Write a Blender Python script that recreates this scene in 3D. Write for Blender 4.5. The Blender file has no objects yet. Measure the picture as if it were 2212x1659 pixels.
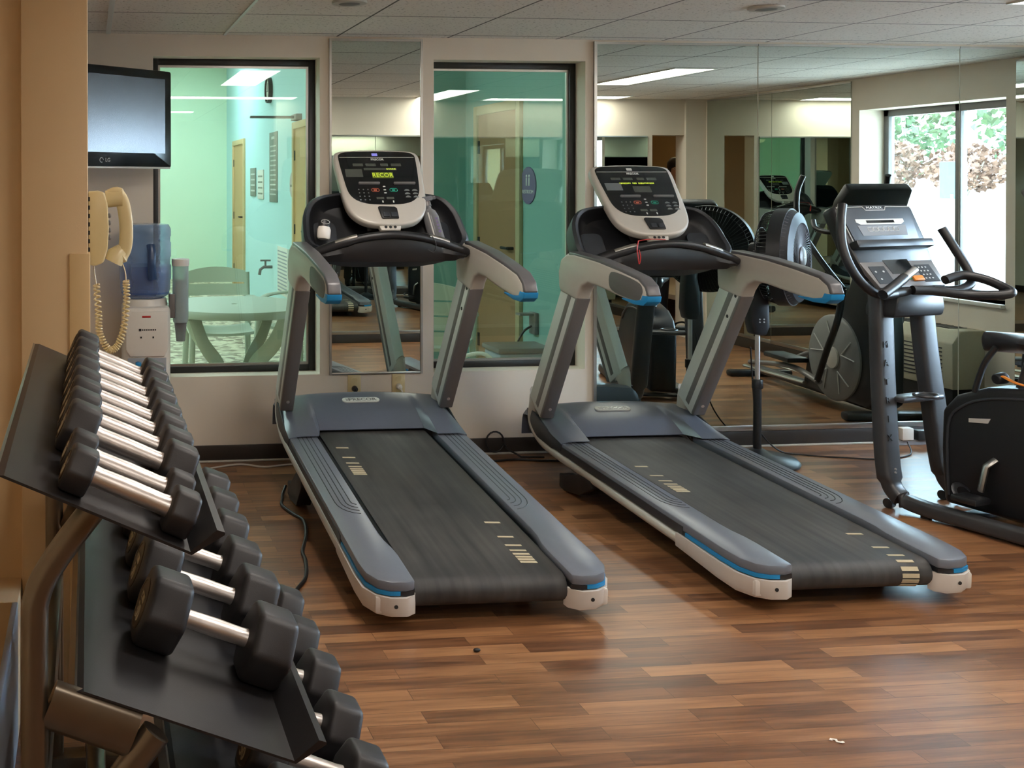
import bpy, bmesh, math, random
from math import sin, cos, pi, radians as R_, sqrt, atan2
from mathutils import Vector as V, Matrix as Mx
random.seed(7)
S = bpy.context.scene
COL = S.collection

# ------------------------------------------------------------------ helpers
def lin(c):
    def f(u):
        u /= 255.0
        return u/12.92 if u <= .04045 else ((u+.055)/1.055)**2.4
    return (f(c[0]), f(c[1]), f(c[2]), 1.0)

def newmat(name):
    m = bpy.data.materials.new(name); m.use_nodes = True
    nt = m.node_tree
    return m, nt, nt.nodes, nt.links, nt.nodes['Principled BSDF']

def mat(name, rgb, rough=.5, metal=0., noise=.0, nscale=60., bump=0., bscale=200., spec=.5, emit=None, estr=0., coat=0.):
    """procedural principled material: colour broken up by noise, optional fine bump"""
    m, nt, N, L, b = newmat(name)
    base = lin(rgb)
    b.inputs['Roughness'].default_value = rough
    b.inputs['Metallic'].default_value = metal
    b.inputs['Specular IOR Level'].default_value = spec
    b.inputs['Coat Weight'].default_value = coat
    tc = N.new('ShaderNodeTexCoord')
    nz = N.new('ShaderNodeTexNoise'); nz.inputs['Scale'].default_value = nscale; nz.inputs['Detail'].default_value = 3
    L.new(tc.outputs['Object'], nz.inputs['Vector'])
    mx = N.new('ShaderNodeMix'); mx.data_type = 'RGBA'
    k = 1.0-noise
    mx.inputs['A'].default_value = (base[0]*k, base[1]*k, base[2]*k, 1)
    k = 1.0+noise
    mx.inputs['B'].default_value = (min(1, base[0]*k), min(1, base[1]*k), min(1, base[2]*k), 1)
    L.new(nz.outputs['Fac'], mx.inputs['Factor'])
    L.new(mx.outputs['Result'], b.inputs['Base Color'])
    if bump > 0:
        n2 = N.new('ShaderNodeTexNoise'); n2.inputs['Scale'].default_value = bscale; n2.inputs['Detail'].default_value = 2
        L.new(tc.outputs['Object'], n2.inputs['Vector'])
        bp = N.new('ShaderNodeBump'); bp.inputs['Strength'].default_value = bump; bp.inputs['Distance'].default_value = .002
        L.new(n2.outputs['Fac'], bp.inputs['Height']); L.new(bp.outputs['Normal'], b.inputs['Normal'])
    if emit:
        b.inputs['Emission Color'].default_value = lin(emit); b.inputs['Emission Strength'].default_value = estr
    return m

class MB:
    """collects shapes into one mesh"""
    def __init__(s): s.bm = bmesh.new()
    def _add(s, t, M=None, bev=0, seg=2, ang=30):
        if bev > 0:
            t.normal_update()
            es = [e for e in t.edges if len(e.link_faces) == 2 and e.calc_face_angle(0) > R_(ang)]
            if es: bmesh.ops.bevel(t, geom=es, offset=bev, segments=seg, profile=.5, affect='EDGES', clamp_overlap=True)
        if M is not None: t.transform(M)
        me = bpy.data.meshes.new('tmp'); t.to_mesh(me); t.free()
        s.bm.from_mesh(me); bpy.data.meshes.remove(me)
        return s
    def box(s, c, d, M=None, bev=0, seg=2, rz=0, rx=0, ry=0):
        t = bmesh.new(); bmesh.ops.create_cube(t, size=1.0)
        t.transform(Mx.Diagonal((d[0], d[1], d[2], 1)))
        L = Mx.Translation(c) @ Mx.Rotation(rz, 4, 'Z') @ Mx.Rotation(ry, 4, 'Y') @ Mx.Rotation(rx, 4, 'X')
        if bev > 0:
            return s._add(t, (M @ L) if M else L, min(bev, min(d)*.49), seg)
        return s._add(t, (M @ L) if M else L)
    def bx(s, x0, x1, y0, y1, z0, z1, **k):
        return s.box(((x0+x1)/2, (y0+y1)/2, (z0+z1)/2), (abs(x1-x0), abs(y1-y0), abs(z1-z0)), **k)
    def loft(s, rings, cap=True, closed=False, M=None, bev=0, cyc=True):
        t = bmesh.new(); vs = [[t.verts.new(p) for p in r] for r in rings]
        n = len(rings[0]); m = len(rings)
        for i in range(m if closed else m-1):
            a, b = vs[i], vs[(i+1) % m]
            for j in range(n if cyc else n-1):
                k = (j+1) % n
                try: t.faces.new((a[j], a[k], b[k], b[j]))
                except ValueError: pass
        if cap and not closed and cyc:
            t.faces.new(list(reversed(vs[0]))); t.faces.new(vs[-1])
        bmesh.ops.recalc_face_normals(t, faces=t.faces)
        return s._add(t, M, bev)
    def tube(s, path, r, n=12, cap=True, closed=False, M=None, up=None, pw=1.0):
        """sweep; r: float, (rx,ry) or list per point; rx lies along 'up' x tangent, ry along up"""
        P = [V(p) for p in path]; m = len(P); rings = []
        prev = None
        for i in range(m):
            if closed: tg = P[(i+1) % m]-P[i-1]
            else: tg = P[min(i+1, m-1)]-P[max(i-1, 0)]
            tg.normalize()
            if up is not None: u = V(up)
            elif prev is None: u = V((0, 0, 1)) if abs(tg.z) < .9 else V((0, 1, 0))
            else: u = prev
            u = u-tg*u.dot(tg); u.normalize(); w = tg.cross(u); prev = u
            q = r[i] if isinstance(r, list) else r
            rx, ry = q if isinstance(q, tuple) else (q, q)
            sq = lambda c: math.copysign(abs(c)**pw, c)
            rings.append([P[i]+w*(rx*sq(cos(2*pi*k/n)))+u*(ry*sq(sin(2*pi*k/n))) for k in range(n)])
        return s.loft(rings, cap, closed, M)
    def cyl(s, a, b, r0, r1=None, n=24, M=None, bev=0):
        if r1 is None: r1 = r0
        a = V(a); b = V(b); tg = (b-a).normalized()
        u = V((0, 0, 1)) if abs(tg.z) < .9 else V((0, 1, 0))
        u = (u-tg*u.dot(tg)).normalized(); w = tg.cross(u)
        rg = [[c+w*(r*cos(2*pi*k/n))+u*(r*sin(2*pi*k/n)) for k in range(n)] for c, r in ((a, r0), (b, r1))]
        return s.loft(rg, True, False, M, bev)
    def lathe(s, prof, n=32, M=None):
        rings = [[V((max(r, 1e-5)*cos(2*pi*k/n), max(r, 1e-5)*sin(2*pi*k/n), z)) for k in range(n)] for r, z in prof]
        return s.loft(rings, True, False, M)
    def prism(s, poly, h0, h1, M=None, bev=0, seg=2, ang=30):
        """polygon in local xy extruded from z=h0 to z=h1"""
        t = bmesh.new()
        a = [t.verts.new((p[0], p[1], h0)) for p in poly]; b = [t.verts.new((p[0], p[1], h1)) for p in poly]
        n = len(poly)
        t.faces.new(list(reversed(a))); t.faces.new(b)
        for i in range(n): t.faces.new((a[i], a[(i+1) % n], b[(i+1) % n], b[i]))
        bmesh.ops.recalc_face_normals(t, faces=t.faces)
        return s._add(t, M, bev, seg, ang)
    def ball(s, c, r, M=None, sub=2):
        t = bmesh.new(); bmesh.ops.create_icosphere(t, subdivisions=sub, radius=1.0)
        d = r if isinstance(r, tuple) else (r, r, r)
        t.transform(Mx.Translation(c) @ Mx.Diagonal((d[0], d[1], d[2], 1)))
        return s._add(t, M)
    def grid(s, fn, nu, nv, thick=0, M=None):
        t = bmesh.new()
        vs = [[t.verts.new(fn(i/nu, j/nv)) for j in range(nv+1)] for i in range(nu+1)]
        for i in range(nu):
            for j in range(nv): t.faces.new((vs[i][j], vs[i+1][j], vs[i+1][j+1], vs[i][j+1]))
        bmesh.ops.recalc_face_normals(t, faces=t.faces)
        if thick: bmesh.ops.solidify(t, geom=t.faces[:], thickness=thick)
        return s._add(t, M)
    def build(s, name, m, parent=None, ang=42, loc=None):
        me = bpy.data.meshes.new(name); s.bm.to_mesh(me); s.bm.free()
        for p in me.polygons: p.use_smooth = True
        me.set_sharp_from_angle(angle=R_(ang))
        o = bpy.data.objects.new(name, me); COL.objects.link(o)
        if m: me.materials.append(m)
        if parent: o.parent = parent
        if loc: o.location = loc
        return o

def text_mesh(body, size, ext=.0008, align='CENTER', sx=1.0, bold=0.0):
    cu = bpy.data.curves.new('txt', 'FONT'); cu.body = body; cu.size = size; cu.extrude = ext
    cu.align_x = align; cu.align_y = 'CENTER'; cu.resolution_u = 3; cu.offset = bold
    o = bpy.data.objects.new('txt', cu); COL.objects.link(o)
    dg = bpy.context.evaluated_depsgraph_get()
    me = bpy.data.meshes.new_from_object(o.evaluated_get(dg))
    bpy.data.objects.remove(o); bpy.data.curves.remove(cu)
    if sx != 1: me.transform(Mx.Diagonal((sx, 1, 1, 1)))
    return me
def add_text(mb, body, size, M, **k):
    me = text_mesh(body, size, **k); me.transform(M); mb.bm.from_mesh(me); bpy.data.meshes.remove(me); return mb

def frame(o, x, y):
    """matrix with given origin, x axis, y axis (z = x cross y)"""
    x = V(x).normalized(); y = V(y); y = (y-x*y.dot(x)).normalized(); z = x.cross(y)
    m = Mx((x, y, z)).transposed().to_4x4(); m.translation = V(o); return m

def tag(o, label, cat, group=None):
    o['label'] = label; o['category'] = cat
    if group: o['group'] = group
    return o
def thing(name, label, cat, loc=(0, 0, 0), rz=0, group=None, rx=0):
    o = bpy.data.objects.new(name, None); COL.objects.link(o)
    o.empty_display_size = .1
    o.location = loc; o.rotation_euler = (rx, 0, rz)
    return tag(o, label, cat, group)
def struct(o): o['kind'] = 'structure'; return o
def copy_tree(o, parent=None):
    c = o.copy(); COL.objects.link(c)
    if parent: c.parent = parent
    for ch in list(o.children): copy_tree(ch, c)
    return c
def arc(cx, cy, r, a0, a1, n):
    return [(cx+r*cos(a0+(a1-a0)*i/n), cy+r*sin(a0+(a1-a0)*i/n)) for i in range(n+1)]
def rrect(x0, x1, y0, y1, r, n=5):
    return arc(x1-r, y1-r, r, 0, pi/2, n)+arc(x0+r, y1-r, r, pi/2, pi, n)+arc(x0+r, y0+r, r, pi, 1.5*pi, n)+arc(x1-r, y0+r, r, 1.5*pi, 2*pi, n)
def smooth(pts, n=6, closed=False):
    """Catmull-Rom through points"""
    P = [V(p) for p in pts]; out = []; m = len(P)
    rng = range(m) if closed else range(m-1)
    for i in rng:
        if closed: a, b, c, d = P[i-1], P[i], P[(i+1) % m], P[(i+2) % m]
        else: a, b, c, d = P[max(i-1, 0)], P[i], P[i+1], P[min(i+2, m-1)]
        for k in range(n):
            t = k/n
            out.append(.5*((2*b)+(-a+c)*t+(2*a-5*b+4*c-d)*t*t+(-a+3*b-3*c+d)*t*t*t))
    if not closed: out.append(P[-1])
    return out

# ------------------------------------------------------------------ materials
M = {}
M['wall'] = mat('painted_wall', (226, 214, 198), .7, noise=.03, nscale=3, bump=.12, bscale=260)
M['wallw'] = mat('painted_wall_warm', (214, 186, 146), .65, noise=.03, nscale=3, bump=.1, bscale=260)
M['base'] = mat('dark_rubber_baseboard', (46, 38, 32), .45, noise=.1)
M['blackframe'] = mat('black_window_frame', (28, 28, 28), .4, noise=.1)
M['chrome'] = mat('chrome_handle', (222, 216, 212), .38, .92, noise=.06, nscale=8, bump=.05, bscale=900)
M['alu'] = mat('aluminium_trim', (190, 188, 184), .32, 1.0, noise=.04)
M['rubber'] = mat('black_rubber', (44, 43, 45), .48, noise=.12, nscale=40, bump=.1, bscale=700)
M['shelfsteel'] = mat('black_shelf_steel', (48, 47, 49), .38, .35, noise=.12, nscale=30, bump=.08, bscale=600)
M['bronze'] = mat('bronze_painted_steel', (120, 110, 96), .28, .75, noise=.06, nscale=20)
M['gold'] = mat('bronze_badge', (74, 60, 42), .42, .25, noise=.1)
M['white'] = mat('white_plastic', (226, 222, 214), .35, noise=.02)
M['cream'] = mat('cream_plastic', (214, 196, 150), .3, noise=.03)
M['silver'] = mat('silver_plastic', (196, 191, 182), .36, .1, noise=.03, nscale=30, bump=.04, bscale=900)
M['silver2'] = mat('silver_painted_metal', (214, 217, 213), .34, .15, noise=.03)
M['capwhite'] = mat('light_grey_end_cap', (208, 202, 196), .38, noise=.03)
M['slate'] = mat('slate_grey_plastic', (108, 113, 124), .30, noise=.04, nscale=60, bump=.06, bscale=900)
M['dgrey'] = mat('dark_grey_plastic', (112, 109, 108), .36, .15, noise=.04)
M['darkcowl'] = mat('dark_blue_grey_plastic', (44, 48, 54), .42, noise=.05, bump=.06, bscale=900)
M['black'] = mat('black_plastic', (26, 27, 30), .4, noise=.1, bump=.05, bscale=900)
M['blackgloss'] = mat('black_gloss_panel', (18, 21, 24), .12, noise=.05)
M['blue'] = mat('blue_accent', (20, 132, 192), .4, noise=.04)
M['lcd'] = mat('grey_display', (78, 82, 76), .25, noise=.1)
M['ledgreen'] = mat('led_text', (190, 205, 70), .4, emit=(190, 210, 60), estr=.5)
M['ledback'] = mat('led_backlight', (98, 112, 40), .3, emit=(90, 110, 30), estr=.15)
M['print'] = mat('pale_print', (200, 200, 196), .5, noise=.02)
M['dimprint'] = mat('dim_print', (104, 108, 108), .5, noise=.04)
M['red'] = mat('red_plastic', (176, 40, 36), .4, noise=.05)
M['redring'] = mat('red_button_ring', (178, 92, 70), .4)
M['greenring'] = mat('green_button_ring', (36, 150, 122), .4)
M['orange'] = mat('orange_plastic', (226, 134, 44), .4, noise=.05)
M['green'] = mat('green_plastic', (30, 120, 84), .4)
M['bluelogo'] = mat('blue_window', (140, 140, 220), .4, emit=(130, 130, 230), estr=.4)
M['cable'] = mat('black_cable', (22, 21, 21), .5, noise=.1)
M['wcable'] = mat('white_cable', (205, 198, 190), .5, noise=.03)
M['mark'] = mat('belt_mark', (188, 176, 148), .6, noise=.1, nscale=120)
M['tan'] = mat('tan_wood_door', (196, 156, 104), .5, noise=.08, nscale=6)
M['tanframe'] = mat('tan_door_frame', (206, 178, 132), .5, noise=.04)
M['hood'] = mat('hood_grey_plastic', (88, 93, 106), .32, noise=.04, nscale=60, bump=.06, bscale=900)
M['padgrey'] = mat('grey_oval_pad', (92, 92, 90), .5, noise=.04)
M['armgrey'] = mat('arm_cover_grey', (92, 91, 94), .34, .1, noise=.04)
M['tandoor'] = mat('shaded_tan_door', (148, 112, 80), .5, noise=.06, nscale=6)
M['tandframe'] = mat('shaded_door_frame', (164, 152, 118), .5, noise=.04)  # door and frame tans darkened, so the alcove's shade is in the colour
M['mint'] = mat('mint_wall', (118, 162, 154), .7, noise=.02, nscale=3)  # mint darkened too, to put the alcove's dimness into the wall
M['mintg'] = mat('pale_green_wall', (212, 234, 208), .7, noise=.02, nscale=3)
M['aqua'] = mat('aqua_wall', (190, 228, 230), .7, noise=.02, nscale=3)
M['resin'] = mat('backlit_resin', (182, 190, 174), .45, noise=.03)  # white resin toned down so the furniture looks backlit
M['sign'] = mat('grey_sign', (128, 132, 124), .5, noise=.03)
M['purple'] = mat('purple_sign', (104, 92, 128), .5, noise=.03)
M['tvblack'] = mat('tv_bezel', (16, 18, 18), .18, noise=.05)
M['tvscreen'] = mat('tv_screen', (34, 33, 35), .22, noise=.03, spec=.65)
M['panel'] = mat('light_diffuser', (250, 248, 240), .5, emit=(255, 246, 236), estr=20.0)
M['ptac'] = mat('beige_air_conditioner', (170, 164, 142), .5, noise=.04)
M['slot'] = mat('dark_slots', (30, 32, 34), .6)
M['discgrey'] = mat('grey_flywheel_cover', (128, 128, 126), .42, noise=.04)
M['leaf'] = mat('tree_leaves', (38, 56, 20), .7, noise=.35, nscale=9)  # leaf green kept dark against the strong sky
M['leafdry'] = mat('dry_shrub', (70, 44, 28), .8, noise=.3, nscale=9)
M['ground'] = mat('pale_concrete', (222, 216, 206), .8, noise=.05, nscale=4)
M['extblue'] = mat('blue_sign_panel', (96, 150, 206), .6)
M['skin'] = mat('skin', (196, 150, 124), .6, noise=.05)
M['hair'] = mat('dark_hair', (36, 28, 24), .6, noise=.1)
M['shirt'] = mat('dark_shirt', (58, 66, 62), .8, noise=.1)
M['jeans'] = mat('dark_jeans', (48, 54, 70), .8, noise=.1)
M['mattgrey'] = mat('grey_board', (150, 156, 164), .6, noise=.04)
M['beige'] = mat('beige_corner_guard', (206, 176, 128), .5, noise=.03)
M['paper'] = mat('white_paper', (230, 224, 214), .7)

def mirror_mat():
    m, nt, N, L, b = newmat('mirror_glass')
    b.inputs['Base Color'].default_value = (.66, .74, .70, 1); b.inputs['Metallic'].default_value = 1
    b.inputs['Roughness'].default_value = .0
    return m
M['mirror'] = mirror_mat()

def glass_mat(name, tint, f=.16):
    m, nt, N, L, b = newmat(name); N.remove(b)
    out = N['Material Output']
    tr = N.new('ShaderNodeBsdfTransparent'); tr.inputs['Color'].default_value = tint
    gl = N.new('ShaderNodeBsdfGlossy'); gl.inputs['Roughness'].default_value = 0; gl.inputs['Color'].default_value = (.9, 1, .95, 1)
    fr = N.new('ShaderNodeLayerWeight'); fr.inputs['Blend'].default_value = .5
    pw = N.new('ShaderNodeMath'); pw.operation = 'POWER'; pw.inputs[1].default_value = 5; L.new(fr.outputs['Facing'], pw.inputs[0])
    mm = N.new('ShaderNodeMath'); mm.operation = 'MULTIPLY_ADD'; mm.inputs[1].default_value = .8; mm.inputs[2].default_value = f
    L.new(pw.outputs[0], mm.inputs[0])
    mx = N.new('ShaderNodeMixShader'); L.new(mm.outputs[0], mx.inputs[0]); L.new(tr.outputs[0], mx.inputs[1]); L.new(gl.outputs[0], mx.inputs[2])
    L.new(mx.outputs[0], out.inputs['Surface'])
    return m
M['glass'] = glass_mat('green_tinted_glass', (.88, .96, .905, 1), .06)
M['clear'] = glass_mat('clear_glass', (.97, .99, .99, 1), .03)

def bottle_mat(name, col, alpha):
    m, nt, N, L, b = newmat(name); out = N['Material Output']
    b.inputs['Base Color'].default_value = lin(col); b.inputs['Roughness'].default_value = .12
    tr = N.new('ShaderNodeBsdfTransparent'); tr.inputs['Color'].default_value = lin(col)
    lw = N.new('ShaderNodeLayerWeight'); lw.inputs['Blend'].default_value = .35
    mr = N.new('ShaderNodeMapRange'); mr.inputs['To Min'].default_value = alpha; mr.inputs['To Max'].default_value = 1
    L.new(lw.outputs['Facing'], mr.inputs['Value'])
    mx = N.new('ShaderNodeMixShader'); L.new(mr.outputs[0], mx.inputs[0]); L.new(tr.outputs[0], mx.inputs[1]); L.new(b.outputs[0], mx.inputs[2])
    L.new(mx.outputs[0], out.inputs['Surface'])
    return m
M['jug'] = bottle_mat('blue_water_jug', (196, 218, 242), .14)
M['cupt'] = bottle_mat('smoky_blue_plastic', (206, 220, 224), .35)
M['spray'] = bottle_mat('clear_plastic', (170, 172, 176), .3)

def floor_mat():
    m, nt, N, L, b = newmat('wood_plank_floor')
    tc = N.new('ShaderNodeTexCoord')
    mp = N.new('ShaderNodeMapping'); L.new(tc.outputs['Object'], mp.inputs['Vector'])
    br = N.new('ShaderNodeTexBrick')
    br.offset = .37; br.offset_frequency = 2; br.squash = 1; br.squash_frequency = 2
    br.inputs['Scale'].default_value = 1.0
    br.inputs['Brick Width'].default_value = .46; br.inputs['Row Height'].default_value = .066
    br.inputs['Mortar Size'].default_value = .0009; br.inputs['Mortar Smooth'].default_value = .1
    br.inputs['Color1'].default_value = (0, 0, 0, 1); br.inputs['Color2'].default_value = (1, 1, 1, 1); br.inputs['Mortar'].default_value = (.1, .1, .1, 1)
    L.new(mp.outputs[0], br.inputs['Vector'])
    # long grain
    m2 = N.new('ShaderNodeMapping'); m2.inputs['Scale'].default_value = (1.8, 26, 1); L.new(tc.outputs['Object'], m2.inputs['Vector'])
    add = N.new('ShaderNodeVectorMath'); add.operation = 'ADD'
    L.new(m2.outputs[0], add.inputs[0])
    sc = N.new('ShaderNodeVectorMath'); sc.operation = 'SCALE'; sc.inputs['Scale'].default_value = 17.0
    L.new(br.outputs['Color'], sc.inputs[0]); L.new(sc.outputs[0], add.inputs[1])
    nz = N.new('ShaderNodeTexNoise'); nz.inputs['Scale'].default_value = 1.6; nz.inputs['Detail'].default_value = 6; nz.inputs['Roughness'].default_value = .62; nz.inputs['Distortion'].default_value = .5
    L.new(add.outputs[0], nz.inputs['Vector'])
    # per plank tone
    mxf = N.new('ShaderNodeMath'); mxf.operation = 'MULTIPLY'; mxf.inputs[1].default_value = .38
    sp = N.new('ShaderNodeSeparateColor'); L.new(br.outputs['Color'], sp.inputs[0]); L.new(sp.outputs[0], mxf.inputs[0])
    ma = N.new('ShaderNodeMath'); ma.operation = 'MULTIPLY_ADD'; ma.inputs[1].default_value = 1.0; L.new(nz.outputs['Fac'], ma.inputs[0]); L.new(mxf.outputs[0], ma.inputs[2])
    cr = N.new('ShaderNodeValToRGB'); e = cr.color_ramp.elements
    e[0].position = .28; e[0].color = lin((60, 39, 26)); e[1].position = .98; e[1].color = lin((164, 118, 80))
    x = cr.color_ramp.elements.new(.52); x.color = lin((98, 64, 42))
    x = cr.color_ramp.elements.new(.72); x.color = lin((130, 88, 57))
    L.new(ma.outputs[0], cr.inputs['Fac'])
    mo = N.new('ShaderNodeMix'); mo.data_type = 'RGBA'; mo.inputs['B'].default_value = lin((54, 32, 22))
    mf = N.new('ShaderNodeMath'); mf.operation = 'MULTIPLY'; mf.inputs[1].default_value = .6
    L.new(br.outputs['Fac'], mf.inputs[0]); L.new(mf.outputs[0], mo.inputs['Factor']); L.new(cr.outputs['Color'], mo.inputs['A'])
    L.new(mo.outputs['Result'], b.inputs['Base Color'])
    rr = N.new('ShaderNodeMapRange'); rr.inputs['To Min'].default_value = .24; rr.inputs['To Max'].default_value = .40
    L.new(nz.outputs['Fac'], rr.inputs['Value']); L.new(rr.outputs[0], b.inputs['Roughness'])
    b.inputs['Specular IOR Level'].default_value = .75
    bp = N.new('ShaderNodeBump'); bp.inputs['Strength'].default_value = .12; bp.inputs['Distance'].default_value = .001
    L.new(nz.outputs['Fac'], bp.inputs['Height']); L.new(bp.outputs['Normal'], b.inputs['Normal'])
    return m
M['floor'] = floor_mat()

def ceil_mat(x0, y0, T):
    m, nt, N, L, b = newmat('acoustic_tile_ceiling')
    tc = N.new('ShaderNodeTexCoord'); sx = N.new('ShaderNodeSeparateXYZ'); L.new(tc.outputs['Object'], sx.inputs[0])
    def line(o, off, w):
        a = N.new('ShaderNodeMath'); a.operation = 'SUBTRACT'; a.inputs[1].default_value = off; L.new(sx.outputs[o], a.inputs[0])
        p = N.new('ShaderNodeMath'); p.operation = 'PINGPONG'; p.inputs[1].default_value = T/2; L.new(a.outputs[0], p.inputs[0])
        q = N.new('ShaderNodeMath'); q.operation = 'LESS_THAN'; q.inputs[1].default_value = w; L.new(p.outputs[0], q.inputs[0]); return q
    l1 = line(0, x0, .0055); l2 = line(1, y0, .006)
    mxm = N.new('ShaderNodeMath'); mxm.operation = 'MAXIMUM'; L.new(l1.outputs[0], mxm.inputs[0]); L.new(l2.outputs[0], mxm.inputs[1])
    nz = N.new('ShaderNodeTexNoise'); nz.inputs['Scale'].default_value = 70; nz.inputs['Detail'].default_value = 2; L.new(tc.outputs['Object'], nz.inputs['Vector'])
    cr = N.new('ShaderNodeValToRGB'); e = cr.color_ramp.elements
    e[0].position = .30; e[0].color = lin((170, 162, 154)); e[1].position = .40; e[1].color = lin((236, 230, 224))
    L.new(nz.outputs['Fac'], cr.inputs['Fac'])
    n2 = N.new('ShaderNodeTexNoise'); n2.inputs['Scale'].default_value = 1.1; L.new(tc.outputs['Object'], n2.inputs['Vector'])
    m3 = N.new('ShaderNodeMix'); m3.data_type = 'RGBA'; m3.blend_type = 'MULTIPLY'; m3.inputs['B'].default_value = (.86, .83, .80, 1)
    L.new(n2.outputs['Fac'], m3.inputs['Factor']); L.new(cr.outputs[0], m3.inputs['A'])
    mo = N.new('ShaderNodeMix'); mo.data_type = 'RGBA'; mo.inputs['B'].default_value = lin((92, 86, 80))
    L.new(mxm.outputs[0], mo.inputs['Factor']); L.new(m3.outputs['Result'], mo.inputs['A']); L.new(mo.outputs['Result'], b.inputs['Base Color'])
    b.inputs['Roughness'].default_value = .9
    return m

def pebble_mat():
    m, nt, N, L, b = newmat('pebbled_pool_floor')
    tc = N.new('ShaderNodeTexCoord'); vo = N.new('ShaderNodeTexVoronoi'); vo.inputs['Scale'].default_value = 16; L.new(tc.outputs['Object'], vo.inputs['Vector'])
    cr = N.new('ShaderNodeValToRGB'); e = cr.color_ramp.elements
    e[0].color = lin((120, 106, 84)); e[1].color = lin((214, 204, 176)); e[0].position = .1; e[1].position = .8
    sp = N.new('ShaderNodeSeparateColor'); L.new(vo.outputs['Color'], sp.inputs[0]); L.new(sp.outputs[0], cr.inputs['Fac'])
    L.new(cr.outputs[0], b.inputs['Base Color']); b.inputs['Roughness'].default_value = .6
    return m
M['pebble'] = pebble_mat()

def belt_mat():
    m, nt, N, L, b = newmat('black_treadmill_belt')
    tc = N.new('ShaderNodeTexCoord')
    mp = N.new('ShaderNodeMapping'); mp.inputs['Scale'].default_value = (30, 1.5, 5); L.new(tc.outputs['Object'], mp.inputs['Vector'])
    nz = N.new('ShaderNodeTexNoise'); nz.inputs['Scale'].default_value = 1.2; nz.inputs['Detail'].default_value = 5; L.new(mp.outputs[0], nz.inputs['Vector'])
    n2 = N.new('ShaderNodeTexNoise'); n2.inputs['Scale'].default_value = 3; n2.inputs['Detail'].default_value = 4; L.new(tc.outputs['Object'], n2.inputs['Vector'])
    mu = N.new('ShaderNodeMath'); mu.operation = 'MULTIPLY'; L.new(nz.outputs['Fac'], mu.inputs[0]); L.new(n2.outputs['Fac'], mu.inputs[1])
    cr = N.new('ShaderNodeValToRGB'); e = cr.color_ramp.elements
    e[0].position = .12; e[0].color = lin((40, 40, 41)); e[1].position = .5; e[1].color = lin((78, 76, 74))
    L.new(mu.outputs[0], cr.inputs['Fac']); L.new(cr.outputs[0], b.inputs['Base Color'])
    b.inputs['Roughness'].default_value = .55
    n3 = N.new('ShaderNodeTexNoise'); n3.inputs['Scale'].default_value = 500; L.new(tc.outputs['Object'], n3.inputs['Vector'])
    bp = N.new('ShaderNodeBump'); bp.inputs['Strength'].default_value = .2; bp.inputs['Distance'].default_value = .001
    L.new(n3.outputs['Fac'], bp.inputs['Height']); L.new(bp.outputs['Normal'], b.inputs['Normal'])
    return m
M['belt'] = belt_mat()
EXPOSURE = -0.12
# ------------------------------------------------------------------ room shell
D = 5.627; H = 2.26; XR = 5.82; YO = 1.60
M['ceil'] = ceil_mat(.09986, D-.7096, .6096)
struct(MB().bx(-1.0, 7.3, -2.1, D+.14, -.06, 0).build('floor', M['floor']))
cl = MB()
cl.bx(-1.0, 7.3, -2.1, D+.14, H, H+.08)
struct(cl.build('ceiling', M['ceil']))
# drop-ceiling main runners that show as metal strips
for i, (w, y1) in enumerate(((.024, 1.9), (.014, 1.9))):
    x = .0999+.6096*i
    struct(MB().bx(x-w/2, x+w/2, y1, D-.02, H-.006, H+.001).build('trim_%d' % (i+1), M['silver2']))
W1 = (.335, 1.226, .452, 2.146); W2 = (1.852, 2.708, .452, 2.142)
wb = MB(); Y0, Y1 = D, D+.17
wb.bx(-.8, W1[0], Y0, Y1, 0, H); wb.bx(W1[1], W2[0], Y0, Y1, 0, H); wb.bx(W2[1], XR+.25, Y0, Y1, 0, H)
for w in (W1, W2):
    wb.bx(w[0], w[1], Y0, Y1, 0, w[2]); wb.bx(w[0], w[1], Y0, Y1, w[3], H)
struct(wb.build('wall_back', M['wall']))
# left side: main wall, narrow column, front return
struct(MB().bx(-.90, -.75, 3.05, D+.17, 0, H).build('wall_left', M['wall']))
struct(MB().bx(-.188, -.004, 3.0, 3.42, 0, H, bev=.004).build('wall_column', M['wallw']))
struct(MB().bx(-1.0, -.188, 3.04, 3.16, 0, H).build('wall_left_front', M['wallw']))
struct(MB().bx(-1.0, -.19, 2.86, 3.04, 0, .372, bev=.006).build('trim_3', M['wallw']))
struct(MB().bx(-.206, -.19, 1.35, 2.86, 0, .372, bev=.003).build('trim_4', M['mattgrey']))
struct(MB().bx(-1.06, -.95, -2.1, 3.04, 0, H).build('wall_hall_left', M['wallw']))
struct(MB().bx(-1.0, 7.3, -2.2, -2.1, 0, H).build('wall_hall_back', M['wallw']))
struct(MB().bx(7.3, 7.4, -2.1, YO, 0, H).build('wall_hall_right', M['tanframe']))
struct(MB().bx(XR, 7.3, 1.45, YO, 0, H).build('wall_hall_end', M['wallw']))
wo = MB(); wo.bx(1.75, 5.3, YO-.15, YO, 0, H); wo.bx(5.3, 5.62, YO-.15, YO, 1.92, H); wo.bx(5.62, XR, YO-.15, YO+.03, 0, H)
struct(wo.build('wall_opposite', M['wall']))
W3 = (3.66, 4.97, .69, 2.02)
wr = MB(); X0, X1 = XR, XR+.25
wr.bx(X0, X1, YO-.1, W3[0], 0, H); wr.bx(X0, X1, W3[1], D+.17, 0, H); wr.bx(X0, X1, W3[0], W3[1], 0, W3[2]); wr.bx(X0, X1, W3[0], W3[1], W3[3], H)
struct(wr.build('wall_right', M['wall']))
def basebd(name, x0, x1, y0, y1, h=.087): struct(MB().bx(x0, x1, y0, y1, 0, h, bev=.003).build(name, M['base']))
basebd('baseboard_back', -.74, XR-.01, D-.012, D)
basebd('baseboard_right', XR-.012, XR, YO+.03, D-.02)
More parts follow.
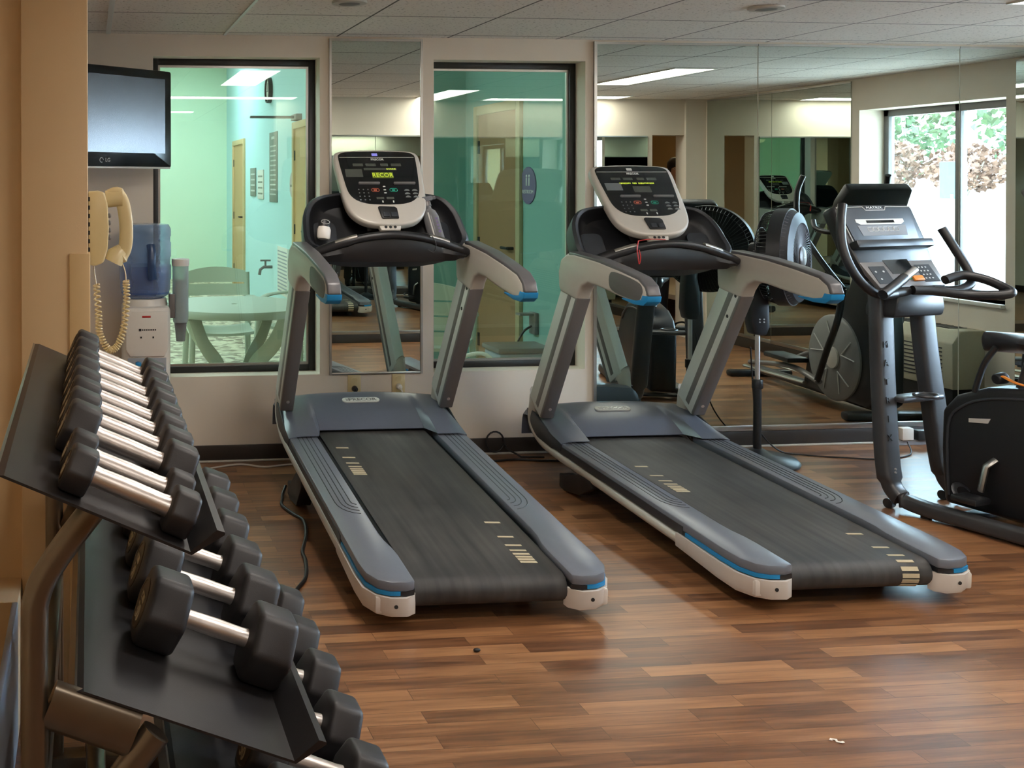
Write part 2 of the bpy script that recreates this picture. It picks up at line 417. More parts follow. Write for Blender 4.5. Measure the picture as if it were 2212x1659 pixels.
basebd('baseboard_left', -.75, -.738, 3.2, D-.02)
basebd('baseboard_opposite', 1.76, 5.3, YO, YO+.012)
# quarter strip at the foot of the baseboard
struct(MB().bx(-.74, XR-.02, D-.026, D-.012, 0, .012, bev=.005).build('trim_5', M['silver']))
# beige corner guard on the column
struct(MB().bx(-.056, .002, 2.992, 3.06, 0, 1.284, bev=.003).build('trim_6', M['beige']))

def pool_window(n, w):
    wn = bpy.data.objects.new('window_%d' % n, None); COL.objects.link(wn); struct(wn)
    y = D+.118
    f = MB(); t = .034
    for a in ((w[0], w[0]+t, w[2], w[3]), (w[1]-t, w[1], w[2], w[3]), (w[0]+t, w[1]-t, w[2], w[2]+t), (w[0]+t, w[1]-t, w[3]-t, w[3])):
        f.bx(a[0], a[1], y, y+.05, a[2], a[3], bev=.002)
    f.build('frame', M['blackframe'], wn)
    g = MB(); t2 = t+.012
    for a in ((w[0]+t, w[0]+t2, w[2]+t, w[3]-t), (w[1]-t2, w[1]-t, w[2]+t, w[3]-t), (w[0]+t2, w[1]-t2, w[2]+t, w[2]+t2), (w[0]+t2, w[1]-t2, w[3]-t2, w[3]-t)):
        g.bx(a[0], a[1], y+.018, y+.036, a[2], a[3])
    g.build('glazing_bead', M['alu'], wn)
    MB().bx(w[0]+t, w[1]-t, y+.024, y+.030, w[2]+t, w[3]-t).build('pane', M['glass'], wn)
pool_window(1, W1); pool_window(2, W2)
wn = bpy.data.objects.new('window_3', None); COL.objects.link(wn); struct(wn)
f = MB(); xf = XR+.2
for a in ((W3[0], W3[0]+.05, W3[2], W3[3]), (W3[1]-.05, W3[1], W3[2], W3[3]), (W3[0], W3[1], W3[2], W3[2]+.05), (W3[0], W3[1], W3[3]-.05, W3[3]), (4.335, 4.385, W3[2], W3[3])):
    f.bx(xf, xf+.05, a[0], a[1], a[2], a[3], bev=.003)
f.build('frame', M['dgrey'], wn)
MB().bx(xf+.02, xf+.026, W3[0]+.05, W3[1]-.05, W3[2]+.05, W3[3]-.05).build('pane', M['clear'], wn)
MB().bx(XR-.03, xf, W3[0], W3[1], W3[2]-.025, W3[2], bev=.004).build('sill', M['white'], wn)

# ------------------------------------------------------------------ wall mirrors (real mirrors)
def mirror(name, label, x0, x1, z0, z1, y, face=-1, fr=.012, group=None, axis='x', full=True):
    t = thing(name, label, 'mirror', ((x0+x1)/2, y, z0) if axis == 'x' else (y, (x0+x1)/2, z0), 0, group)
    w = (x1-x0)/2; h = z1-z0
    def bx(mb, a0, a1, d0, d1, b0, b1, **k):
        if axis == 'x': mb.bx(a0, a1, face*d0, face*d1, b0, b1, **k)
        else: mb.bx(face*d0, face*d1, a0, a1, b0, b1, **k)
    m = MB(); bx(m, -w+.001, w-.001, .001, .008, .001, h-.001); m.build('mirror_pane', M['mirror'], t)
    def bar(nm, *q, **k):
        f = MB(); bx(f, *q, **k); f.build(nm, M['alu'], t)
    if full:
        bar('frame_side', -w-fr, -w, 0, .014, -fr, h+fr); bar('frame_side', w, w+fr, 0, .014, -fr, h+fr)
    bar('bottom_channel', -w, w, 0, .014, -fr*(1 if full else 2.5), 0, bev=.002); bar('top_channel', -w, w, 0, .012, h, h+fr)
    return t
mirror('wall_mirror', 'narrow tall mirror strip in metal frame between the two pool windows', 1.288, 1.776, .46, 2.236, D)
bigs = [(2.770, 3.706, 'wide wall mirror panel right of the second window, left of first seam'), (3.710, 4.926, 'middle wall mirror panel behind the fan and exercise bike'), (4.930, XR-.02, 'wall mirror panel at the far right edge reflecting the bright window')]
for a, b, l in bigs: mirror('wall_mirror', l, a, b, .12, 2.236, D, full=False, group='mirror panels on the back wall')
struct(MB().bx(2.752, 2.768, D-.016, D, .09, 2.25).build('trim_7', M['alu']))
for a, b, l in ((1.85, 3.6, 'mirror panel on the opposite wall, left half'), (3.604, 5.25, 'mirror panel on the opposite wall, right half')):
    mirror('wall_mirror', l, a, b, .11, 1.9, YO, face=1, full=False, group='mirror panels on the opposite wall')
for a, b, l in ((1.66, 2.62, 'mirror panel on the right wall nearest the doorway'), (2.624, 3.58, 'mirror panel on the right wall before the window'), (5.05, D-.03, 'mirror strip on the right wall in the corner by the back wall')):
    mirror('wall_mirror', l, a, b, .12, 2.236, XR, face=-1, axis='y', full=False, group='mirror panels on the right wall')

# ------------------------------------------------------------------ ceiling lights
def troffer(x, y, along='y', label=''):
    t = thing('ceiling_light', label, 'ceiling light', (x, y, H), 0 if along == 'y' else pi/2, 'recessed ceiling lights')
    f = MB()
    for a in ((-.155, -.14, -.61, .61), (.14, .155, -.61, .61), (-.14, .14, -.61, -.595), (-.14, .14, .595, .61)): f.bx(a[0], a[1], a[2], a[3], -.008, .0)
    f.build('light_frame', M['white'], t)
    MB().bx(-.14, .14, -.595, .595, -.005, -.001).build('diffuser', M['panel'], t)
troffer(4.135, 3.68, label='recessed ceiling light over the exercise bike')
troffer(1.185, 3.62, label='recessed ceiling light over the left treadmill')
troffer(3.15, 2.2, label='recessed ceiling light in front of the right treadmill')
troffer(1.30, 1.78, 'x', label='recessed ceiling light beside the doorway to the hall')
troffer(4.30, 1.82, 'x', label='recessed ceiling light along the opposite wall')
troffer(.55, -.25, 'x', label='added unseen ceiling panel in the hall in front of the rack')  # added out of view to brighten the left-facing sides
M['warmpanel'] = mat('warm_diffuser', (255, 236, 200), .5, emit=(255, 218, 168), estr=5.0)
M['warmpanel2'] = mat('warm_diffuser_far', (255, 236, 200), .5, emit=(255, 224, 180), estr=40.0)
t = thing('ceiling_light', 'warm round ceiling lamp in the hall behind the doorway', 'ceiling light', (-.45, 1.2, H))
MB().lathe([(.0, 0), (.17, 0), (.17, -.02)]).build('lamp_base', M['white'], t)
MB().lathe([(.155, -.02), (.15, -.05), (.11, -.075), (.0, -.085)]).build('lamp_shade', M['warmpanel'], t)
t = thing('ceiling_light', 'round ceiling lamp in the far hall seen through the mirror', 'ceiling light', (6.2, .2, H))
MB().lathe([(.0, 0), (.15, 0), (.15, -.02)]).build('lamp_base', M['white'], t)
MB().lathe([(.14, -.02), (.13, -.05), (.09, -.075), (.0, -.085)]).build('lamp_shade', M['warmpanel2'], t)
# small round ceiling fittings
for (x, y), l in (((3.004, 4.495), 'small round ceiling speaker above the right treadmill'), ((1.117, 4.53), 'small round ceiling vent above the left treadmill')):
    t = thing('ceiling_fitting', l, 'ceiling fitting', (x, y, H))
    MB().lathe([(0, -.001), (.075, -.001), (.075, -.01), (.06, -.014), (.0, -.006)]).build('rim', M['silver'], t)
    MB().lathe([(0, -.007), (.05, -.012), (.0, -.0135)]).build('grille', M['dgrey'], t)

# ------------------------------------------------------------------ pool hall behind the glass
PX = 2.1; PX2 = 3.05; PY = 8.45; PY2 = 16.3; PH = 3.4; yb = D+.17
struct(MB().bx(-5, 4.2, yb, PY2+.1, -.06, 0).build('floor_pool', M['pebble']))
struct(MB().bx(-5, 4.2, yb, PY2+.1, PH, PH+.1).build('ceiling_pool', M['white']))
struct(MB().bx(-5, PX+.1, PY2, PY2+.1, 0, PH).build('wall_pool_back', M['mintg']))
struct(MB().bx(PX, PX+.1, PY, PY2, 0, PH).build('wall_pool_right', M['aqua']))
struct(MB().bx(PX+.1, PX2+.1, PY, PY+.1, 0, PH).build('wall_pool_alcove', M['mint']))
struct(MB().bx(PX2, PX2+.1, yb, PY, 0, PH).build('wall_pool_side', M['mint']))
struct(MB().bx(-5.1, -5, yb, PY2, 0, PH).build('wall_pool_left', M['mintg']))
q = MB(); q.bx(-5, 4.2, yb-.01, yb, H, PH); q.bx(-5, -.8, yb-.01, yb, 0, H); struct(q.build('wall_pool_front', M['mintg']))
M['poolpanel'] = mat('added_pool_light', (250, 250, 244), .5, emit=(226, 244, 255), estr=24.0)  # for unseen overhead panels added to light the pool hall
for x, y, l in ((-1.2, 9.2, 'added square light panel over the patio table by the pool'), (-1.2, 12.4, 'added square light panel in the middle of the pool hall'), (.9, 14.2, 'added square light panel near the far pool wall'), (-.9, 6.9, 'added square light panel just behind the pool window')):
    t = thing('ceiling_light', l, 'ceiling light', (x, y, PH), 0, 'added pool hall light panels')
    f = MB()
    for s in (-1, 1): f.bx(s*.6-.02, s*.6+.02, -.62, .62, -.03, 0); f.bx(-.58, .58, s*.6-.02, s*.6+.02, -.03, 0)
    f.build('light_frame', M['white'], t)
    MB().bx(-.58, .58, -.58, .58, -.02, -.005).build('diffuser', M['poolpanel'], t)

def hinged_door(n, X, ya, yb_, ztop, leaf='tan', fr='tanframe'):
    """door in a wall facing -X; ya nearer, yb_ farther"""
    dn = bpy.data.objects.new('door_%d' % n, None); COL.objects.link(dn); struct(dn)
    f = MB(); w = .07
    f.bx(X-.03, X+.002, ya-w, ya, 0, ztop+w, bev=.004); f.bx(X-.03, X+.002, yb_, yb_+w, 0, ztop+w, bev=.004); f.bx(X-.03, X+.002, ya, yb_, ztop, ztop+w, bev=.004)
    f.build('door_frame', M[fr], dn)
    MB().bx(X-.012, X+.0, ya, yb_, .01, ztop).build('door_leaf', M[leaf], dn)
    h = MB(); h.cyl((X-.012, ya+.08, 1.0), (X-.06, ya+.08, 1.0), .012); h.cyl((X-.055, ya+.08, 1.0), (X-.055, ya+.2, 1.0), .010); h.build('door_handle', M['slot'], dn)
    k = MB()
    for z in (.25, 1.0, 1.75): k.bx(X-.02, X-.011, yb_-.03, yb_, z-.05, z+.05)
    k.build('hinge', M['slot'], dn)
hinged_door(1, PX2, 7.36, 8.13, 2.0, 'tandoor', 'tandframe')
hinged_door(2, PX, 14.4, 15.4, 2.0)
hinged_door(3, PX, 10.0, 10.78, 2.02)
# signs and fittings on the pool walls
def wallsign(name, label, cat, X, y, z, w, h, m, lines, col, sz):
    t = thing(name, label, cat, (X, y, z))
    MB().bx(-.012, 0, -w/2, w/2, -h/2, h/2, bev=.003).build('sign_panel', m, t)
    mb = MB(); Fm = frame((-.0125, 0, 0), (0, -1, 0), (0, 0, 1))
    for s, yy, z_ in lines: add_text(mb, s, z_, Fm @ Mx.Translation((0, yy, 0)))
    mb.build('sign_lettering', col, t)
t = thing('pool_sign', 'tall grey pool rules sign on the aqua wall', 'sign', (PX, 12.08, 1.65))
MB().bx(-.012, 0, -.25, .25, -.4, .4, bev=.003).build('sign_panel', M['sign'], t)
q = MB(); q.bx(-.0135, -.012, -.10, .10, .32, .35)
for i in range(11): q.bx(-.0135, -.012, -.19+.01*(i % 3), .19-.03*(i % 2), .24-i*.055-.008, .24-i*.055+.008)
q.build('sign_print', M['print'], t)
t = thing('pool_sign', 'dark grey no diving sign on the pale green far pool wall', 'sign'); t.matrix_world = frame((-1.2, PY2, 1.75), (1, 0, 0), (0, 0, 1))
MB().prism(rrect(-.28, .28, -.42, .42, .01), 0, .012).build('sign_panel', M['dgrey'], t)
q = MB()
for tx, y in (('No', .28), ('Diving', .12), ('Allowed', -.04)): add_text(q, tx, .15, Mx.Translation((0, y, .0125)))
q.tube([V((.1*cos(2*pi*k/24), -.26+.1*sin(2*pi*k/24), .013)) for k in range(24)], .010, n=6, closed=True); q.box((0, -.26, .013), (.19, .016, .004), rz=-.8); q.box((0, -.26, .013), (.04, .12, .003), rz=.4)
q.build('sign_lettering', M['print'], t)
t = thing('wall_clock', 'round dark rimmed clock high on the aqua pool wall', 'clock', (PX, 12.3, 2.545))
MB().lathe([(0, 0), (.15, 0), (.15, .05), (.135, .05), (.13, .03), (0, .03)], M=frame((0, 0, 0), (0, 1, 0), (0, 0, 1)) @ Mx.Rotation(pi, 4, 'Y')).build('clock_case', M['black'], t)
MB().lathe([(0, .0305), (.13, .0305), (0, .032)], M=frame((0, 0, 0), (0, 1, 0), (0, 0, 1)) @ Mx.Rotation(pi, 4, 'Y')).build('clock_face', M['white'], t)
hh = MB(); hh.box((-.036, 0, .04), (.004, .008, .09)); hh.box((-.036, .03, -.01), (.004, .07, .008)); hh.build('clock_hand', M['black'], t)
t = thing('wall_vent', 'white louvred vent low on the aqua pool wall', 'vent', (PX, 11.45, .51))
MB().bx(-.02, 0, -.3, .3, -.26, .26, bev=.004).build('vent_frame', M['white'], t)
v = MB()
for i in range(12): v.bx(-.024, -.02, -.26, .26, -.225+i*.039, -.21+i*.039)
v.build('louvre', M['mattgrey'], t)
t = thing('wall_spigot', 'small dark metal spigot on the aqua pool wall', 'tap', (PX, 12.2, .5))
sp = MB(); sp.tube([(0, 0, 0), (-.1, 0, 0), (-.14, 0, -.03), (-.15, 0, -.09)], .018); sp.build('spout', M['dgrey'], t)
sp = MB(); sp.cyl((-.08, 0, .0), (-.08, 0, .07), .012); sp.box((-.08, 0, .075), (.12, .02, .02)); sp.build('tap_handle', M['dgrey'], t)
for y, z, l in ((13.6, 1.48, 'left small notice on the aqua pool wall'), (13.0, 1.45, 'right small notice on the aqua pool wall')):
    t = thing('wall_notice', l, 'notice', (PX, y, z)); MB().bx(-.012, 0, -.22, .22, -.18, .18, bev=.003).build('notice_panel', M['sign'] if y > 13.3 else M['white'], t)
    q = MB()
    for i in range(4): q.bx(-.014, -.012, -.16, .16, .10-i*.07-.01, .10-i*.07+.01)
    q.build('notice_print', M['print'] if y > 13.3 else M['sign'], t)
t = thing('door_closer', 'thin grey door closer arm over the aqua wall door', 'door closer', (PX, 10.6, 2.13))
MB().bx(-.5, -.03, -.03, .03, -.012, .012, bev=.004).build('closer_arm', M['dgrey'], t); MB().bx(-.06, .005, -.14, .14, -.03, .03, bev=.006).build('closer_body', M['dgrey'], t)
rz = frame((PX2, 7.19, 1.455), (0, -1, 0), (0, 0, 1))
t = thing('restroom_sign', 'round purple restroom sign beside the tan door', 'sign', (0, 0, 0)); t.matrix_world = rz
MB().lathe([(0, 0), (.13, 0), (.13, .008), (.0, .008)], n=36).build('sign_disc', M['purple'], t)
q = MB()
for x in (-.022, .022): q.ball((x, .065, .009), (.011, .011, .002)); q.box((x, .025, .009), (.016, .055, .003), bev=.001)
add_text(q, 'RESTROOM', .036, Mx.Translation((0, -.045, .0085))); q.build('sign_lettering', M['print'], t)
t = thing('restroom_sign', 'faded round pink sign next to the aqua wall door', 'sign'); t.matrix_world = frame((PX, 10.95, 1.45), (0, -1, 0), (0, 0, 1))
MB().lathe([(0, 0), (.13, 0), (.13, .008), (.0, .008)], n=36).build('sign_disc', mat('pink_sign', (196, 178, 176), .5), t)
q = MB(); add_text(q, 'RESTROOM', .034, Mx.Translation((0, -.01, .0085))); q.build('sign_lettering', M['sign'], t)
t = thing('outlet_box', 'grey outdoor outlet box low beside the tan door', 'outlet', (PX2, 7.07, .51))
MB().bx(-.03, 0, -.05, .05, -.075, .075, bev=.006).build('outlet_plate', M['dgrey'], t); MB().bx(-.13, -.03, -.04, .04, .055, .07, bev=.003).build('outlet_cover', M['dgrey'], t)
MB().tube(smooth([(-.03, 0, -.02), (-.09, 0, -.06), (-.14, .0, -.16), (-.17, -.05, -.24)], 5), .008, n=8).build('cord', M['cable'], t)

# resin patio table and chairs
t = thing('patio_table', 'round white resin table behind the left pool window', 'table', (.90, 6.62, 0))
MB().lathe([(0, .69), (.43, .69), (.475, .675), (.48, .70), (.47, .72), (.02, .722), (.018, .715), (0, .715)], n=56).build('tabletop', M['resin'], t)
for k in range(4):
    a = pi/4+k*pi/2; q = MB()
    pts = [(.40, .68), (.30, .50), (.16, .36), (.13, .24), (.20, .12), (.34, .0)]
    q.tube([V((r*cos(a), r*sin(a), z)) for r, z in [(p.x, p.y) for p in smooth([(x, y, 0) for x, y in pts], 5)]], (.05, .02), n=10, up=(-sin(a), cos(a), 0)); q.build('leg', M['resin'], t)
MB().lathe([(0, .27), (.13, .27), (.14, .33), (0, .33)], n=24).build('leg_hub', M['resin'], t)
def resin_chair(label, x, y, rz):
    t = thing('patio_chair', label, 'chair', (x, y, 0), rz, 'white resin patio chairs')
    MB().grid(lambda u, v: V(((u-.5)*.46, (v-.5)*.44, .42+.02*(2*u-1)**2+.012*cos(v*6))), 8, 8, .018).build('seat', M['resin'], t)
    b = MB()
    for i in range(4):
        z0 = .46+i*.095
        b.grid(lambda u, v, z0=z0, i=i: V(((u-.5)*(.46-.01*i), .22+.10*((z0+v*.083-.42))+.03*(1-(2*u-1)**2), z0+v*(.083 if i < 3 else .083+.03*(1-(2*u-1)**2)))), 10, 2, .016)
    for s in (-1, 1): b.tube([(s*.225, .21, .40), (s*.222, .255, .82)], (.02, .012), n=8)
    b.build('backrest', M['resin'], t)
    for s in (-1, 1):
        q = MB(); q.tube(smooth([(s*.24, -.24, .60), (s*.25, -.1, .645), (s*.245, .12, .65), (s*.23, .25, .64)], 5), (.028, .012), n=8, up=(0, 0, 1)); q.build('armrest', M['resin'], t)
        for yy in (-.22, .24):
            q = MB(); q.tube([(s*.24, yy*1.1, .0), (s*.225, yy, .42), (s*.24, yy, .62 if yy < 0 else .45)], (.022, .018), n=8); q.build('leg', M['resin'], t)
resin_chair('white resin chair behind the patio table, facing the window', .93, 7.55, 0)
resin_chair('white resin chair right of the patio table, turned sideways', 1.55, 7.7, -.9)
resin_chair('white resin chair behind the right pool window', 2.2, 6.75, 2.6)
# trash bin behind window 2
t = thing('waste_bin', 'grey waste bin with dark lid behind the right pool window', 'bin', (2.60, 6.3, 0))
MB().loft([[V((sx*(.13+.03*z/.45), sy*(.10+.03*z/.45), z)) for sx, sy in ((1, 1), (-1, 1), (-1, -1), (1, -1))] for z in (0, .45)], bev=.01).build('bin_body', M['mattgrey'], t)
MB().bx(-.175, .175, -.14, .14, .45, .485, bev=.012).build('bin_lid', M['dgrey'], t)
o = MB(); o.tube(smooth([(2.05, 6.15, .30), (2.2, 6.15, .44), (2.36, 6.12, .44), (2.40, 6.08, .20), (2.42, 6.05, .02)], 6), .012, n=8)
tag(o.build('hose', M['white']), 'white curved hose beside the grey waste bin', 'hose')
# ------------------------------------------------------------------ treadmills
YZ = lambda x=0: frame((x, 0, 0), (0, 1, 0), (0, 0, 1))          # local (y, z) -> prism along x
def belt_path():
    r = .048; zc = .150-r; P = [(1.68, .150), (.062, .150)]
    P += [(.062-r*sin(a)*1.0, zc+r*cos(a)) for a in [pi*k/10 for k in range(1, 11)]]
    P += [(1.68, zc-r)]
    return P
BP = belt_path()
def belt_pt(s):
    """arc length s measured from y=1.6 towards the rear roller; returns (y, z, direction angle)"""
    P = [(1.6, .150)]+BP[1:]
    for a, b in zip(P, P[1:]):
        d = sqrt((b[0]-a[0])**2+(b[1]-a[1])**2)
        if s <= d: return (a[0]+(b[0]-a[0])*s/d, a[1]+(b[1]-a[1])*s/d, atan2(b[1]-a[1], b[0]-a[0]))
        s -= d
    return None

def make_treadmill(x, y, slope, near_s, far_s, label, led, cordcol):
    t = thing('treadmill', label, 'treadmill', (x, y, 0), R_(-.8), 'treadmills facing the back wall', slope)
    # --- base frame and belt
    f = MB(); f.bx(-.36, .36, .16, 1.86, .058, .098, bev=.006); f.build('base_frame', M['black'], t)
    MB().prism(BP, -.262, .262, M=YZ()).build('running_belt', M['belt'], t, ang=25)
    MB().bx(-.275, .275, .075, 1.66, .102, .140).build('running_deck', M['black'], t)
    # printed speed bars on the belt
    def bars(s0, x0, x1, gaps):
        s = s0
        for g in gaps:
            s += g
            w = .0125 if g > .03 else .0145
            a = belt_pt(s-w/2); b = belt_pt(s+w/2); c = belt_pt(s)
            if not a or not b: continue
            nrm = V((0, -sin(c[2]), cos(c[2])))
            if c[2] < 0 or abs(c[2]) > pi/2: nrm = -nrm
            nrm = V((0, -(b[1]-a[1]), (b[0]-a[0]))); nrm.normalize(); nrm = -nrm
            dy = .006
            m = MB(); e = nrm*.0006
            m.loft([[V((x0, a[0], a[1]))+q, V((x1, a[0]-dy, a[1]))+q, V((x1, b[0]-dy, b[1]))+q, V((x0, b[0], b[1]))+q] for q in (e*-1, e*2)])
            m.build('belt_mark', M['mark'], t)
    G = (0, .135, .075, .045, .030, .024, .021, .021)
    bars(near_s, .150, .208, G); bars(far_s, -.225, -.168, G)
    # --- side rails with rear caps
    for s in (-1, 1):
        inn = [(.288, 1.60), (.288, .40), (.284, .33), (.272, .26), (.268, .20), (.268, .0)]
        o = [(.300, -.012), (.352, -.008), (.390, .015), (.416, .07), (.424, .16), (.424, 1.60)]
        poly = [(s*a, b) for a, b in inn+o]
        if s > 0: poly = poly[::-1]
        MB().prism(poly, .133, .168, bev=.007).build('side_rail', M['slate'], t)
        gl = MB()
        for k in range(4):
            xx = .322+k*.021; r = xx-.303
            pts = [(s*xx, 1.58, .1684), (s*xx, .74, .1684)]+[(s*(.303+r*cos(q)), .70-1.5*r*sin(q), .1684) for q in (0, .3, .6, .9, 1.2, 1.5)]
            gl.tube(pts, (.0022, .0014), n=6, up=(0, 0, 1))
        gl.build('grip_ridge', M['darkcowl'], t)
        # blue stripe wrapped round the rear corner
        st = [(.322, -.0125), (.354, -.009), (.392, .013), (.419, .069), (.427, .16), (.427, .40)]
        bl = MB(); bl.loft([[V((s*a, b, .1215)), V((s*(a-.010), b+.006, .1215)), V((s*(a-.010), b+.006, .1345)), V((s*a, b, .1345))] for a, b in st]); bl.build('blue_stripe', M['blue'], t)
        MB().prism(poly, .1185, .134).build('rail_gap', M['black'], t)
        MB().bx(s*.4235, s*.4262, .42, 1.58, .120, .152).build('side_band', M['darkcowl'], t)
        # white end cap: heights grow towards the rear
        ci = [(.268, .0), (.300, -.022), (.355, -.018), (.398, .010), (.428, .07), (.434, .17), (.432, .46)]
        rg = []
        for i, (a, b) in enumerate(ci):
            zb = .052+.012*max(0, (b-.1))/.36; bi = .03 if i < 6 else 0
            rg.append([V((s*a, b, .117)), V((s*(a-.012), b+bi, .117)), V((s*(a-.012), b+bi, zb)), V((s*(a-.006), b+.008, zb-.002)), V((s*a, b, zb+.016))])
        c = MB(); c.loft(rg); c.bx(s*.270, s*.40, .0, .30, .056, .115, bev=.008); c.build('end_cap', M['capwhite'], t)
        MB().cyl((s*.335, -.0215, .088), (s*.335, -.012, .088), .0065).build('cap_screw', M['slot'], t)
        # lower side frame running forward and up into the upright
        pts = smooth([(.44, .094, 0), (1.0, .095, 0), (1.62, .100, 0), (1.80, .122, 0), (1.895, .185, 0), (1.875, .27, 0), (1.855, .30, 0)], 6)
        wid = []
        for i, p in enumerate(pts):
            u = i/(len(pts)-1); wid.append((.030, .026+.065*max(0, (u-.62)/.38)**1.3))
        MB().tube([(s*.402, p.x, p.y-.004) for p in pts], wid, n=14, up=None if False else (0, 0, 1) if False else None).build('side_frame', M['silver'], t)
        # upright
        a = V((s*.400, 1.80, .285)); b_ = V((s*.400, 1.415, .935)); ax = (b_-a).normalized()
        sec = V((0, ax.z, -ax.y))                                            # forward, perpendicular to the post
        def post(mb, x0, x1, f0, f1, u0, u1, bev=.006):
            L = (b_-a).length
            fm = frame(a, (1, 0, 0), sec); mb.prism([(x0, f0), (x1, f0), (x1, f1), (x0, f1)], u0*L, u1*L, M=fm, bev=bev); return mb
        post(MB(), -.030, .030, -.062, .095, -.04, 1.0, .010).build('upright', M['silver2'], t)
        post(MB(), -.033, .033, -.082, -.060, -.02, 1.0, .006).build('upright_cover', M['dgrey'], t)
        g = MB(); post(g, -.0312, .0312, -.022, .016, .0, 1.0, .003); g.build('upright_groove', M['dgrey'], t)
        for u, q in ((.965, -.040), (.935, .048), (.80, -.040)):
            m = MB(); L = (b_-a).length; fm = frame(a, (1, 0, 0), sec); m.cyl((-s*.032, q, u*L), (-s*.0300, q, u*L), .0085, M=fm); m.build('bolt', M['slot'], t)
        m = MB(); fm = frame(a, (1, 0, 0), sec); m.cyl((0, -.0815, .05), (0, -.0855, .05), .008, M=fm); m.build('bolt', M['chrome'], t)
        # handle arm (its outer face tapers in towards the tip)
        def toe(mb):
            for v in mb.bm.verts:
                k = min(1, max(0, (1.40-v.co.y)/.62)); o_ = min(1.05, max(0, (s*v.co.x-.366)/.072)); v.co.x -= s*.014*k*o_
            return mb
        top = [(1.545, .93), (1.552, 1.00), (1.525, 1.062), (1.46, 1.094), (1.38, 1.100), (1.15, 1.092), (.95, 1.074), (.80, 1.056), (.742, 1.030), (.724, 1.0)]
        bot = [(.730, .972), (.760, .955), (.83, .950), (1.00, .962), (1.16, .978), (1.245, .978), (1.30, .958), (1.335, .918), (1.352, .885), (1.53, .905)]
        toe(MB().prism(top+bot, s*.402-.036, s*.402+.036, M=YZ(), bev=.018, seg=3)).build('handle_arm', M['silver'], t)
        cov = [(1.44, 1.106), (1.15, 1.099), (.95, 1.081), (.795, 1.062), (.734, 1.034), (.716, .998), (.716, .990), (.760, .990), (.766, 1.006), (.81, 1.036), (.95, 1.055), (1.15, 1.075), (1.44, 1.084)]
        toe(MB().prism(cov, s*.402-.034, s*.402+.034, M=YZ(), bev=.010, seg=3)).build('arm_cover', M['armgrey'], t)
        tip = [(.715, .992), (.722, .968), (.754, .949), (.83, .944), (.93, .952), (.93, .958), (.83, .962), (.775, .972), (.762, .992)]
        toe(MB().prism(tip, s*.402-.037, s*.402+.037, M=YZ(), bev=.008)).build('arm_tip', M['blue'], t)
        ov = smooth([(.768, .988, 0), (.760, 1.012, 0), (.785, 1.036, 0), (.88, 1.052, 0), (1.0, 1.060, 0), (1.035, 1.045, 0), (1.040, 1.008, 0), (1.015, .980, 0), (.92, .966, 0), (.80, .964, 0)], 3, True)
        toe(MB().prism([(p.x, p.y) for p in ov], s*.4375-.003, s*.4375+.003, M=YZ(), bev=.001)).build('arm_pad', M['padgrey'], t)
    # --- crossbar, sensors and control shelf
    def archz(x): return 1.150-.085*(abs(x)/.34)**1.9
    def archy(x): return 1.315+.05*(abs(x)/.34)**2
    xs = [-.355+.71*i/28 for i in range(29)]
    MB().tube([(x, archy(x), archz(x)) for x in xs], [.0185+.004*(abs(x) > .2) for x in xs], n=14).build('grip_bar', M['black'], t)
    for s in (-1, 1):
        q = [s*(.165+.095*i/6) for i in range(7)]
        MB().tube([(x, archy(x)-.007, archz(x)+.0165) for x in q], (.0125, .008), n=12, up=(0, -.35, 1)).build('pulse_sensor', M['alu'], t)
    sh = MB(); rr = []
    for i in range(29):
        x = -.345+.69*i/28; zt = archz(x)-.004; e = max(0, (abs(x)-.285)/.06); zb = 1.026+.030*e*e
        zb = min(zb, zt-.02); y0 = 1.322+.03*(abs(x)/.345)**2
        rr.append([V((x, y0, zt)), V((x, y0-.014, (zt+zb)/2)), V((x, y0+.004, zb)), V((x, y0+.12, zb+.01)), V((x, y0+.13, zt))])
    sh.loft(rr); sh.build('control_shelf', M['black'], t)
    for s in (-1, 1): MB().tube([(s*.315, 1.375, 1.055), (s*.345, 1.372, 1.05)], .022, n=14).build('shelf_end', M['alu'], t)
    # --- cup-holder cowl: a shallow dish leaning forward
    ol = smooth([(-.355, .0), (-.372, .10), (-.352, .20), (-.290, .262), (-.15, .285), (0, .29), (.15, .285), (.290, .262), (.352, .20), (.378, .10), (.372, .0), (.20, -.055), (0, -.06), (-.20, -.055)], 4, True)
    cf = frame((0.01, 1.47, 1.085), (1, 0, 0), (0, .62, .78))           # dish plane
    def ring(k, d, kz=None): return [V((p.x*k, (p.y-.11)*(kz or k)+.11, d)) for p in ol]
    c = MB(); c.loft([ring(1, -.10), ring(1.02, -.03), ring(1.02, .0), ring(.985, .012), ring(.94, .004)], cap=False, M=cf); c.build('cowl_rim', M['darkcowl'], t)
    c = MB(); c.loft([ring(.945, .006), ring(.90, -.03), ring(.80, -.062), ring(.3, -.07), ring(.02, -.07)], cap=False, M=cf); c.build('cowl_dish', M['black'], t)
    c = MB(); c.loft([ring(1.0, -.10), ring(.5, -.13), ring(.02, -.13)], cap=False, M=cf); c.build('cowl_back', M['black'], t)
    for s in (-1, 1):
        p = MB(); p.prism(rrect(s*.27-.055, s*.27+.055, -.03, .15, .03), -.052, -.040, M=cf, bev=.004); p.build('cup_holder', M['darkcowl'], t)
    # --- console head
    kf = frame((0.03, 1.475, 1.178), (1, 0, 0), (0, .70, .715))
    half = [(0, 0), (.07, .003), (.125, .020), (.168, .058), (.192, .112), (.203, .20), (.210, .32), (.214, .40), (.205, .438), (.175, .455), (.09, .464), (0, .466)]
    sm = smooth([(a, b, 0) for a, b in half], 4)
    full = [(p.x, p.y) for p in sm]+[(-p.x, p.y) for p in sm[-2:0:-1]]
